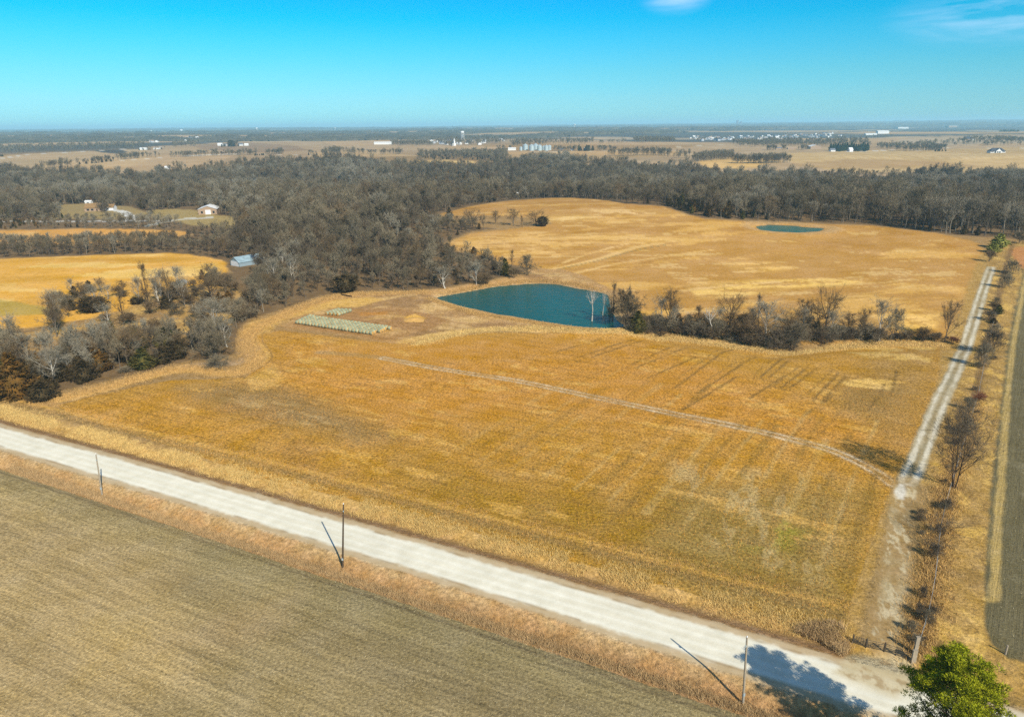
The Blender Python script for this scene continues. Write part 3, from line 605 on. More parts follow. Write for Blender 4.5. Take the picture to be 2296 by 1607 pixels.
for zid, (nm, mt) in zones.items():
    fs = Fq[fz == zid]
    if not len(fs): continue
    u, inv = np.unique(fs, return_inverse=True)
    me = np_mesh(nm, V[u], inv.reshape(fs.shape)[:, ::-1], mt, smooth=True)
    ca = me.color_attributes.new('col', 'FLOAT_COLOR', 'POINT')
    ca.data.foreach_set('color', np.concatenate([C[u], np.ones((len(u), 1))], 1).astype(np.float32).ravel())
    tag(mobj(nm, me), kind='structure')

# water
def water(name, P, z, c, rough):
    m, t, b = new_mat(name+'_surface')
    b.inputs['Base Color'].default_value = (*c, 1); b.inputs['Roughness'].default_value = rough; b.inputs['Specular IOR Level'].default_value = 0.13; b.inputs['IOR'].default_value = 1.33
    co = N(t, 'ShaderNodeTexCoord'); mp = N(t, 'ShaderNodeMapping'); mp.inputs['Scale'].default_value = (0.22, 0.7, 1); mp.inputs['Rotation'].default_value = (0, 0, 0.5); t.links.new(co.outputs['Object'], mp.inputs[0])
    nz = N(t, 'ShaderNodeTexNoise', i_Scale=0.9, i_Detail=4.0, i_Roughness=0.6); t.links.new(mp.outputs[0], nz.inputs['Vector'])
    bp = N(t, 'ShaderNodeBump', i_Strength=0.9, i_Distance=0.5); t.links.new(nz.outputs[0], bp.inputs['Height']); t.links.new(bp.outputs[0], b.inputs['Normal'])
    n2 = N(t, 'ShaderNodeTexNoise', i_Scale=0.05, i_Detail=4.0); t.links.new(co.outputs['Object'], n2.inputs['Vector'])
    mx = N(t, 'ShaderNodeMix', data_type='RGBA'); mx.inputs[6].default_value = (*c, 1); mx.inputs[7].default_value = (c[0]*1.5+.002, c[1]*1.35, c[2]*1.2, 1); t.links.new(n2.outputs[0], mx.inputs[0]); t.links.new(mx.outputs[2], b.inputs['Base Color'])
    # grow the outline a little so that the bank cuts it
    cen = P.mean(0); Q = cen+(P-cen)*(1+2.2/np.linalg.norm(P-cen, axis=1))[:, None]
    me = bpy.data.meshes.new(name); me.from_pydata([(x, y, z) for x, y in Q], [], [tuple(range(len(Q)))]); me.materials.append(m)
    o = mobj(name, me); 
    if me.polygons[0].normal.z < 0: me.flip_normals()
    tag(o, kind='structure')
    return o
water('pond_water', pond, ZW, (0.0, 0.060, 0.058), 0.12)
water('small_pond_water', pond2, ZW2, (0.006, 0.10, 0.10), 0.12)
water('far_pond_water', pond3, ZW3, (0.01, 0.05, 0.10), 0.12)

# haze: the air between here and the horizon
hm = bpy.data.materials.new('air'); hm.use_nodes = True; ht = hm.node_tree; ht.nodes.clear()
pv = ht.nodes.new('ShaderNodeVolumePrincipled'); pv.inputs['Color'].default_value = (0.46, 0.84, 1.0, 1); pv.inputs['Density'].default_value = 8.5e-5; pv.inputs['Anisotropy'].default_value = 0.0
ho = ht.nodes.new('ShaderNodeOutputMaterial'); ht.links.new(pv.outputs[0], ho.inputs['Volume'])
hb = MB(); zlo = float(Z.min())-1.0; zhi = 150.0
hb.box((0, 0, (zlo+zhi)/2), (80000, 80000, zhi-zlo)); tag(hb.obj('haze', hm), kind='stuff')

# ------------------------------------------------------------------ vegetation: tree forms
def bark(name, c, rnd=0.22, var=0.15, rough=0.95): return simple(name, c, rough, 0.05, 0, var, 1.5, rnd)
M_bark = bark('grey_bark', A_(118, 106, 90)); M_barkpale = bark('pale_bark', A_(200, 192, 176), 0.1); M_barkmid = bark('light_grey_bark', A_(150, 140, 122), 0.15); M_barkdark = bark('dark_bark', A_(96, 78, 62), 0.15)
M_twig = bark('grey_twigs', A_(134, 122, 98), 0.36); M_twigpale = bark('pale_twigs', A_(156, 147, 126), 0.16); M_twigbrown = bark('brown_twigs', A_(128, 108, 80), 0.2)
M_twigdark = bark('dark_twigs', A_(110, 98, 80), 0.22); M_twigred = bark('red_brown_twigs', A_(150, 100, 72), 0.15)
def leaf(name, c1, c2, rnd=0.2):
    m, t, b = new_mat(name); b.inputs['Roughness'].default_value = 0.8; b.inputs['Specular IOR Level'].default_value = 0.1
    co = N(t, 'ShaderNodeTexCoord'); nz = N(t, 'ShaderNodeTexNoise', i_Scale=0.9, i_Detail=5.0); t.links.new(co.outputs['Object'], nz.inputs['Vector'])
    mr = N(t, 'ShaderNodeMapRange'); mr.inputs[1].default_value = 0.35; mr.inputs[2].default_value = 0.65; t.links.new(nz.outputs[0], mr.inputs[0])
    mx = N(t, 'ShaderNodeMix', data_type='RGBA'); mx.inputs[6].default_value = (*c1, 1); mx.inputs[7].default_value = (*c2, 1); t.links.new(mr.outputs[0], mx.inputs[0])
    oi = N(t, 'ShaderNodeObjectInfo'); m3 = N(t, 'ShaderNodeMapRange'); m3.inputs[3].default_value = 1-rnd; m3.inputs[4].default_value = 1+rnd; t.links.new(oi.outputs['Random'], m3.inputs[0])
    vm = N(t, 'ShaderNodeVectorMath', operation='SCALE'); t.links.new(mx.outputs[2], vm.inputs[0]); t.links.new(m3.outputs[0], vm.inputs['Scale']); t.links.new(vm.outputs[0], b.inputs['Base Color'])
    return m
M_cedar = leaf('cedar_foliage', A_(66, 72, 38), A_(112, 98, 44)); M_rust = leaf('winter_cedar_foliage', A_(84, 68, 34), A_(136, 98, 42)); M_cedardark = leaf('dark_cedar_foliage', A_(62, 54, 36), A_(92, 76, 48))
M_lime = leaf('yellow_green_foliage', A_(120, 128, 50), A_(178, 172, 84)); M_pine = leaf('pine_needles', A_(132, 142, 16), A_(190, 190, 40), 0.0); M_windbreak = leaf('spruce_foliage', A_(44, 60, 44), A_(66, 82, 54))

class Tri:
    def __init__(s): s.V = []; s.F = []; s.n = 0
    def tube(s, pts, rad, k=3):
        pts = np.asarray(pts, float); m = len(pts)
        d = np.gradient(pts, axis=0); d /= np.linalg.norm(d, axis=1, keepdims=True)+1e-9
        ref = np.array([0.31, 0.87, 0.38]) if abs(d[0, 2]) > 0.7 else np.array([0.1, 0.1, 1.0])
        a = np.cross(d, ref); a /= np.linalg.norm(a, axis=1, keepdims=True)+1e-9; b = np.cross(d, a)
        t = np.arange(k)*2*math.pi/k
        ring = pts[:, None, :]+np.asarray(rad)[:, None, None]*(a[:, None, :]*np.cos(t)[None, :, None]+b[:, None, :]*np.sin(t)[None, :, None])
        s.V.append(ring.reshape(-1, 3)); i = np.arange(m-1)[:, None]*k; j = np.arange(k)[None, :]; j2 = (j+1) % k
        A0 = s.n+i+j; B0 = s.n+i+j2; C0 = s.n+i+k+j2; D0 = s.n+i+k+j
        s.F.append(np.stack([A0, B0, C0], -1).reshape(-1, 3)); s.F.append(np.stack([A0, C0, D0], -1).reshape(-1, 3)); s.n += m*k
    def tris(s, T):
        T = np.asarray(T, float).reshape(-1, 3); n = len(T)//3
        s.V.append(T); s.F.append(s.n+np.arange(3*n).reshape(-1, 3)); s.n += 3*n
    def mesh(s, name, mat): return np_mesh(name, np.concatenate(s.V), np.concatenate(s.F), mat)
def unit(v): return v/(np.linalg.norm(v)+1e-9)
def limb(rng, p, d, L, n=4, up=0.12, wob=0.18):
    pts = [p]; d = unit(np.array(d, float))
    for _ in range(n):
        d = unit(d+rng.normal(0, wob, 3)+np.array([0, 0, up])); p = p+d*L/n; pts.append(p)
    return np.array(pts)
def bare_form(seed, H, R, lead=0.8, base=0.22, nl=11, ns=6, nt_=4, twigs=1500, tl=1.3, tw=0.07, stems=1, el=(25, 60), tr=0.018, limbk=4, tert=True, mats=(None, None), low=False):
    """a leafless tree: trunk and limbs in one mesh, fine branches and twigs in another"""
    rng = np.random.default_rng(seed); T = Tri(); B = Tri(); ends = []
    cz, rz = H*(base+1)/2, H*(1-base)/2
    for s_ in range(stems):
        az0 = rng.uniform(0, 6.28); lean = 0.0 if stems == 1 else rng.uniform(0.15, 0.45)
        d0 = np.array([math.cos(az0)*lean, math.sin(az0)*lean, 1.0]); r0 = H*tr*(1 if stems == 1 else 0.6)
        tp = limb(rng, np.zeros(3) if stems == 1 else np.array([math.cos(az0), math.sin(az0), 0])*0.25, d0, H*lead*(1 if stems == 1 else rng.uniform(.8, 1.05)), 7, 0.12, 0.07)
        tr_ = r0*np.linspace(1.0, 0.22, 8); tr_[0] *= 1.35; T.tube(tp, tr_, 6)
        for i in range(nl//(1 if stems == 1 else 2)):
            f = rng.uniform(base*0.9, 0.95)/1.0; k = f*7; i0 = min(int(k), 6); p = tp[i0]+(tp[i0+1]-tp[i0])*(k-i0)
            az = i*2.4+rng.uniform(-.5, .5); e = math.radians(rng.uniform(*el)+25*f)
            d = np.array([math.cos(az)*math.cos(e), math.sin(az)*math.cos(e), math.sin(e)])
            # length up to the crown's ellipsoid
            q = (p-np.array([0, 0, cz]))/np.array([R, R, rz]); dd = d/np.array([R, R, rz]); A2 = dd@dd; Bq = q@dd; Cq = q@q-1
            disc = max(Bq*Bq-A2*Cq, 0.0); L = max((-Bq+math.sqrt(disc))/A2, 0.8)*rng.uniform(0.8, 1.05)
            r1 = r0*(1-0.75*f)*0.62; lp = limb(rng, p, d, L, 5, 0.10, 0.15); T.tube(lp, np.linspace(r1, r1*0.25, 6), limbk)
            for j in range(ns):
                g = rng.uniform(0.25, 1.0)*5; j0 = min(int(g), 4); p2 = lp[j0]+(lp[j0+1]-lp[j0])*(g-j0)
                dv = unit(lp[j0+1]-lp[j0]); d2 = unit(dv+rng.normal(0, 0.75, 3)+np.array([0, 0, 0.15])); L2 = L*rng.uniform(0.25, 0.5)
                sp = limb(rng, p2, d2, L2, 3, 0.08, 0.2); r2 = max(r1*0.35, 0.028); B.tube(sp, np.linspace(r2, r2*0.4, 4), 3)
                if tert:
                    for t_ in range(nt_):
                        g3 = rng.integers(1, 4); d3 = unit(unit(sp[g3]-sp[g3-1])+rng.normal(0, 0.8, 3)); L3 = L2*rng.uniform(.35, .6)
                        p3 = sp[g3]; e3 = p3+d3*L3; ends.append((p3, e3))
                        sd_ = unit(np.cross(d3, rng.normal(0, 1, 3)))*tw*0.45; B.tris([p3-sd_, p3+sd_, e3])
                else: ends.append((sp[1], sp[3]))
    E0 = np.array([e[0] for e in ends]); E1 = np.array([e[1] for e in ends])
    k = rng.integers(0, len(E0), twigs); f = rng.uniform(0.1, 1.0, twigs)[:, None]
    P = E0[k]+(E1[k]-E0[k])*f; D = (E1[k]-E0[k]); D /= np.linalg.norm(D, axis=1, keepdims=True)+1e-9
    outd = P-np.array([0, 0, cz*0.75]); outd /= np.linalg.norm(outd, axis=1, keepdims=True)+1e-9
    D = D*0.6+outd*0.5+rng.normal(0, 0.62, (twigs, 3))+np.array([0, 0, 0.12]); D /= np.linalg.norm(D, axis=1, keepdims=True)
    L = tl*rng.uniform(0.5, 1.25, twigs)[:, None]; S = np.cross(D, rng.normal(0, 1, (twigs, 3))); S /= np.linalg.norm(S, axis=1, keepdims=True)+1e-9
    wv = S*tw*0.5; Tt = np.stack([P-wv, P+wv, P+D*L], 1); B.tris(Tt.reshape(-1, 3))
    return T.mesh('trunk', mats[0]), B.mesh('crown', mats[1])
def conifer_form(seed, H, R, n=1500, leafs=0.42, prof=0.8, mats=(None, None), ragged=0.25, base=0.03, round_=False):
    rng = np.random.default_rng(seed); T = Tri(); B = Tri()
    T.tube(limb(rng, np.zeros(3), (0, 0, 1), H*0.93, 5, 0, 0.02), np.linspace(H*0.025, 0.03, 6), 6)
    def rad(f):
        return R*((np.sqrt(np.clip(1-(2*f-0.85)**2*0.9, 0, 1))) if round_ else np.clip((1-f)**prof, 0, 1)*(0.55+0.45*np.clip(f*6, 0, 1)))
    nb = 44; sprays = []
    for i in range(nb):
        f = (i+rng.uniform(0, 1))/nb; f = base+(0.97-base)*f**1.1; az = i*2.4+rng.uniform(-.4, .4)
        r = rad(np.array(f))*rng.uniform(1-ragged, 1+ragged); z0 = f*H
        sprays.append((az, z0, r)); 
        tip = np.array([math.cos(az)*r, math.sin(az)*r, z0+r*0.25]); T.tube(np.array([[0, 0, z0-r*0.1], tip*np.array([.5, .5, 1])-np.array([0, 0, r*0.08]), tip]), [0.05, 0.035, 0.015], 3)
    # foliage sprays as leaf-sized faces along the boughs
    m = n//nb
    for (az, z0, r) in sprays:
        f = rng.uniform(0.15, 1.0, m)**0.7; a = az+rng.normal(0, 0.33, m); rr = r*f
        P = np.stack([np.cos(a)*rr, np.sin(a)*rr, z0+rr*0.25+rng.normal(0, H*0.018, m)], 1)
        D = np.stack([np.cos(a), np.sin(a), 0.55+0*a], 1)+rng.normal(0, 0.45, (m, 3)); D /= np.linalg.norm(D, axis=1, keepdims=True)
        S = np.cross(D, rng.normal(0, 1, (m, 3))); S /= np.linalg.norm(S, axis=1, keepdims=True)
        L = leafs*rng.uniform(.6, 1.3, m)[:, None]; B.tris(np.stack([P-S*L*0.32-D*L*.3, P+S*L*0.32-D*L*.3, P+D*L], 1).reshape(-1, 3))
    # dim inner body
    nn = 10; ring = []
    for q in range(6):
        f = 0.04+q*0.17; rr = rad(np.array(f))*0.62; ring.append([(math.cos(t*6.283/nn)*rr*rng.uniform(.8, 1.15), math.sin(t*6.283/nn)*rr*rng.uniform(.8, 1.15), f*H) for t in range(nn)])
    V = np.array(ring).reshape(-1, 3); Fc = []
    for q in range(5):
        for t in range(nn):
            a0, b0, c0, d0 = q*nn+t, q*nn+(t+1) % nn, (q+1)*nn+(t+1) % nn, (q+1)*nn+t; Fc += [(a0, b0, c0), (a0, c0, d0)]
    B.V.append(V); B.F.append(np.array(Fc)+B.n); B.n += len(V)
    return T.mesh('trunk', mats[0]), B.mesh('crown', mats[1])

FORMS = {}
def form(name, gen, *a, **k): FORMS[name] = gen(*a, **k)
# canopy trees of the wood (heights in metres are the real size of each form)
form('wood0', bare_form, 1, 15, 5.2, base=.30, mats=(M_bark, M_twig), twigs=2600, tw=.075, nt_=3, tl=1.15)
form('wood1', bare_form, 2, 17, 5.6, base=.28, mats=(M_bark, M_twig), twigs=2600, tw=.075, nt_=3, tl=1.15)
form('wood2', bare_form, 3, 13, 4.6, base=.25, mats=(M_barkdark, M_twigdark), twigs=2600, tw=.075, nt_=3, tl=1.15)
form('wood3', bare_form, 4, 16, 5.0, base=.32, mats=(M_barkmid, M_twigpale), twigs=2600, tw=.075, nt_=3, tl=1.15)
form('wood4', bare_form, 5, 14, 5.6, base=.22, mats=(M_bark, M_twigbrown), twigs=2600, tw=.075, nt_=3, tl=1.15)
form('wood5', bare_form, 6, 12, 4.4, base=.18, mats=(M_bark, M_twig), twigs=2600, tw=.075, nt_=3, tl=1.15)
# nearer trees, finer twigs
form('oak', bare_form, 11, 16, 7.5, lead=.62, base=.2, nl=12, ns=9, nt_=7, twigs=4200, tl=1.2, tw=.04, tr=.026, el=(15, 50), mats=(M_barkdark, M_twigbrown))
form('slim', bare_form, 12, 14, 2.6, lead=.95, base=.25, nl=14, ns=5, nt_=4, twigs=2200, tl=.9, tw=.045, el=(45, 65), mats=(M_barkdark, M_twigbrown))
form('pale', bare_form, 13, 15, 5.0, base=.22, nl=12, ns=7, nt_=6, twigs=3200, tl=1.1, tw=.04, mats=(M_barkpale, M_twigpale))
form('round', bare_form, 14, 10, 5.2, lead=.7, base=.10, nl=14, ns=8, nt_=5, twigs=6500, tl=1.1, tw=.055, el=(15, 60), mats=(M_bark, M_twig))
form('vase', bare_form, 15, 12, 4.4, base=.16, nl=12, ns=7, nt_=5, twigs=4200, tl=1.0, tw=.045, el=(35, 65), mats=(M_bark, M_twigbrown))
form('multi', bare_form, 16, 17, 5.6, lead=.9, base=.08, nl=26, ns=8, nt_=5, twigs=9000, tl=1.1, tw=.03, stems=3, tr=.012, el=(15, 60), mats=(M_barkdark, M_twigdark))
form('ghost', bare_form, 17, 13, 3.2, lead=.9, base=.28, nl=9, ns=4, nt_=2, twigs=160, tl=.9, tw=.03, el=(35, 60), mats=(M_barkpale, M_barkpale))
form('sprawl', bare_form, 18, 9, 6.0, lead=.5, base=.08, nl=10, ns=7, nt_=5, twigs=1500, tl=.9, tw=.03, stems=3, el=(5, 45), mats=(M_barkdark, M_twigdark))
# bushes
form('bush', bare_form, 21, 4.0, 3.2, lead=.7, base=.02, nl=14, ns=6, nt_=4, twigs=2600, tl=.7, tw=.05, stems=4, el=(10, 65), mats=(M_barkdark, M_twigdark))
form('bushbrown', bare_form, 22, 3.6, 3.0, lead=.7, base=.02, nl=14, ns=6, nt_=4, twigs=2400, tl=.7, tw=.05, stems=4, el=(10, 65), mats=(M_barkdark, M_twigbrown))
form('bushred', bare_form, 23, 3.0, 3.0, lead=.7, base=.02, nl=14, ns=6, nt_=4, twigs=2600, tl=.6, tw=.06, stems=4, el=(0, 60), mats=(M_barkdark, M_twigred))
form('bushgrey', bare_form, 24, 4.4, 3.4, lead=.7, base=.02, nl=14, ns=6, nt_=4, twigs=2800, tl=.8, tw=.05, stems=4, el=(10, 65), mats=(M_bark, M_twig))
# evergreens
form('cedar', conifer_form, 31, 8, 2.7, n=2000, mats=(M_barkdark, M_cedar)); form('rust', conifer_form, 32, 8, 3.0, n=2100, mats=(M_barkdark, M_rust), ragged=.35)
form('darkcedar', conifer_form, 33, 7, 3.0, n=1900, mats=(M_barkdark, M_cedardark), ragged=.35); form('roundcedar', conifer_form, 34, 6, 3.6, n=2200, mats=(M_barkdark, M_cedardark), round_=True, leafs=.5)
form('spruce', conifer_form, 35, 16, 4.6, n=1900, leafs=.9, mats=(M_barkdark, M_windbreak)); form('lime', conifer_form, 36, 5, 2.2, n=1500, mats=(M_barkdark, M_lime), ragged=.4)
for k in list(FORMS):                                 # real extents for scaling
    v = np.empty(len(FORMS[k][1].vertices)*3, np.float32); FORMS[k][1].vertices.foreach_get('co', v); v = v.reshape(-1, 3)
    FORMS[k] = (*FORMS[k], float(np.percentile(v[:, 2], 99.3)), float(np.percentile(np.hypot(v[:, 0], v[:, 1]), 96)))
TREENAME = {'bush': 'shrub', 'bushbrown': 'shrub', 'bushred': 'shrub', 'bushgrey': 'shrub', 'cedar': 'cedar_tree', 'rust': 'cedar_tree', 'darkcedar': 'cedar_tree', 'roundcedar': 'cedar_tree', 'spruce': 'spruce_tree', 'lime': 'evergreen_shrub'}
FIRST = {}
def place(kind, x, y, s, rz, label, group, sxy=1.0, z=None, tilt=(0, 0)):
    tm, cm_, hh, rr0 = FORMS[kind]; nm = TREENAME.get(kind, 'bare_tree')
    o = empty(nm, (x, y, (hz(x, y) if z is None else z)-0.1), rz); o.scale = (s*sxy, s*sxy, s); o.rotation_euler = (tilt[0], tilt[1], rz)
    cat = 'shrub' if 'shrub' in nm else 'tree'
    tag(o, label, cat, group)
    t = mobj('trunk', tm, o); c = mobj('crown', cm_, o)
    FIRST.setdefault(kind, (t, c)); return o

# trees one can tell apart: kind, base x, base y, top y, width (0: as grown), label
G1, G2, G3, G4, G5 = 'trees and brush along the draw', 'trees at the edge of the upper field', 'scrub trees by the lower left field corner', 'trees and brush along the lane fence', 'brush by the pond'
def conv(ox, oy, sc_, L): return [(k, (ox+sc_*x)/1.115, (oy+sc_*y)/1.115, (oy+sc_*t)/1.115, w_*sc_/1.115, lab, g) for (k, x, y, t, w_, lab, g) in L]
SPEC = conv(1500, 680, .392, [
 ('slim', 78, 330, 62, 70, 'tall slender dark tree at the right-hand tip of the pond', G1),
 ('round', 165, 345, 105, 230, 'big rounded mass of grey twigs beside the right end of the pond', G1),
 ('cedar', 238, 385, 250, 110, 'dark green cone of a cedar just right of the pond brush', G1),
 ('vase', 435, 345, 112, 170, 'brown-crowned tree rising behind the orange-green cedar of the draw', G1),
 ('rust', 497, 348, 262, 80, 'orange-green cedar under the brown-crowned tree of the draw', G1),
 ('bush', 390, 405, 330, 130, 'low dark brush left of the orange-green cedar in the draw', G1),
 ('ghost', 548, 345, 250, 80, 'small thin tree right of the orange-green cedar in the draw', G1),
 ('bush', 610, 410, 320, 200, 'wide dark brush with pale stems, left of the white-trunked draw tree', G1),
 ('ghost', 712, 418, 222, 150, 'leaning white-trunked tree on the near bank of the draw, second clump', G1),
 ('oak', 825, 360, 122, 210, 'broad dark-limbed tree in the left half of the draw row', G1),
 ('bushbrown', 880, 442, 330, 180, 'olive brown brush at the foot of the broad dark-limbed draw tree', G1),
 ('bushgrey', 760, 420, 300, 150, 'grey brush just right of the leaning white-trunked tree', G1),
 ('slim', 1010, 350, 140, 90, 'slim dark tree between the two broad left-hand crowns of the draw', G1),
 ('pale', 1065, 440, 170, 210, 'tree with white trunk and wide fan of branches in the middle of the draw', G1),
 ('round', 1238, 496, 318, 220, 'big rounded grey brush tree nearest to the field, standing out from the draw row', G1),
 ('bush', 1120, 478, 345, 190, 'dark round brush left of the big grey brush tree of the draw', G1),
 ('bush', 1010, 455, 350, 140, 'dark brush below the slim dark tree of the draw', G1),
 ('vase', 1300, 345, 175, 150, 'short-crowned dark tree just left of the biggest oak of the draw', G1),
 ('oak', 1435, 365, 82, 230, 'tallest bare oak of the draw, with black limbs spread wide', G1),
 ('darkcedar', 1378, 428, 315, 60, 'dark narrow cedar below the tallest oak of the draw', G1),
 ('slim', 1410, 470, 350, 60, 'thin sapling on the field side below the tallest oak', G1),
 ('bushgrey', 1500, 432, 330, 150, 'grey brush right of the tallest oak of the draw', G1),
 ('bush', 1580, 430, 345, 130, 'low dark brush between tallest oak and pale tall tree', G1),
 ('vase', 1660, 432, 225, 100, 'narrow grey tree left of the pale tall tree in the draw', G1),
 ('darkcedar', 1690, 432, 340, 80, 'dark cedar half hidden left of the pale tall tree', G1),
 ('pale', 1780, 440, 160, 150, 'pale tall tree above the brush in the right half of the draw', G1),
 ('round', 1865, 432, 235, 150, 'rounded brown tree, last large crown before the gap in the draw', G1),
 ('bush', 1760, 442, 345, 160, 'dark brush at the foot of the pale tall tree', G1),
 ('bushbrown', 1960, 442, 370, 90, 'low brown brush, first right of the last large crown of the draw', G1),
 ('bushbrown', 2060, 446, 350, 110, 'low brown brush midway between last large crown and round pale tree', G1),
 ('bushbrown', 2140, 446, 380, 80, 'low brown brush just left of the round pale tree', G1),
 ('vase', 2195, 446, 175, 150, 'round pale tree standing alone at the right end of the draw', G1),
 ('bushred', 2250, 462, 410, 70, 'rusty low brush at the right end of the draw beside the lane', G1),
 ('bush', 300, 395, 330, 100, 'low dark brush between the green cedar and the orange-green cedar', G1),
])
SPEC += conv(850, 640, .3746, [
 ('ghost', 1680, 462, 240, 130, 'white dead tree with forked top standing at the pond edge', G5),
 ('ghost', 1752, 418, 262, 70, 'thinner white dead tree in the water right of the forked one', G5),
 ('bushgrey', 1800, 440, 340, 90, 'grey brush overhanging the right end of the pond', G5),
 ('pale', 910, 190, 30, 130, 'white-trunked tree at the wood edge above the left end of the pond', G2),
 ('pale', 700, 215, 60, 160, 'crooked pale tree at the wood edge left of the white-trunked one', G2),
 ('vase', 540, 215, 70, 150, 'grey forked tree at the wood edge near the left tip of the pond', G2),
 ('bushbrown', 980, 185, 110, 110, 'orange brown brush under the white-trunked wood-edge tree', G2),
 ('roundcedar', 60, 235, 130, 140, 'dark rusty round cedar at the wood edge left of the log', G2),
])
SPEC += conv(500, 500, .392, [
 ('darkcedar', 1590, 118, 52, 50, 'dark pointed cedar alone on the pale slope above the tree group', G2),
 ('oak', 1740, 168, 52, 170, 'wide bare tree, leftmost of the group at the upper field corner', G2),
 ('vase', 1888, 155, 68, 80, 'small round tree second from left in the upper field group', G2),
 ('vase', 2000, 165, 58, 110, 'taller round tree in the middle of the upper field group', G2),
 ('slim', 2055, 172, 100, 40, 'thin sapling right of the middle tree of the upper field group', G2),
 ('oak', 2145, 165, 66, 170, 'wide flat-topped bare tree at the right end of the upper field group', G2),
 ('roundcedar', 2185, 168, 108, 80, 'dark round cedar below the flat-topped tree of the upper field group', G2),
 ('rust', 1745, 345, 300, 80, 'rusty cedar at the upper rim of the wood point by the pond', G2),
 ('rust', 1580, 350, 278, 80, 'rusty cedar at the wood rim, left of the other rusty one', G2),
 ('darkcedar', 1880, 445, 400, 50, 'small dark cedar left of the last bushes of the wood point', G2),
 ('cedar', 1945, 480, 375, 80, 'olive cedar in the last bushes of the wood point', G2),
 ('slim', 1985, 440, 320, 60, 'thin pale tree sticking up from the tip of the wood point', G2),
 ('round', 2085, 478, 355, 130, 'dense grey round bush at the very tip of the wood point', G2),
 ('bushbrown', 2000, 500, 430, 90, 'brown brush left of the round bush at the tip of the wood point', G2),
 ('bushbrown', 1800, 540, 470, 120, 'brown brush right of the white-trunked tree on the pond side', G2),
 ('pale', 610, 385, 250, 170, 'spreading grey tree standing right of the blue metal shed', G2),
 ('vase', 160, 362, 235, 130, 'grey tree behind and left of the blue metal shed', G2),
 ('rust', 960, 235, 150, 120, 'rusty cedar in a row inside the wood above the blue shed, leftmost', G2),
 ('rust', 1060, 290, 205, 110, 'rusty cedar in a row inside the wood above the blue shed, middle', G2),
 ('rust', 1220, 270, 180, 140, 'rusty cedar in a row inside the wood above the blue shed, rightmost', G2),
 ('rust', 890, 200, 105, 110, 'rusty cedar high in the wood above the blue shed, topmost', G2),
 ('roundcedar', 925, 590, 480, 160, 'broad dark red cedar at the wood edge by the field corner of the bales', G2),
])
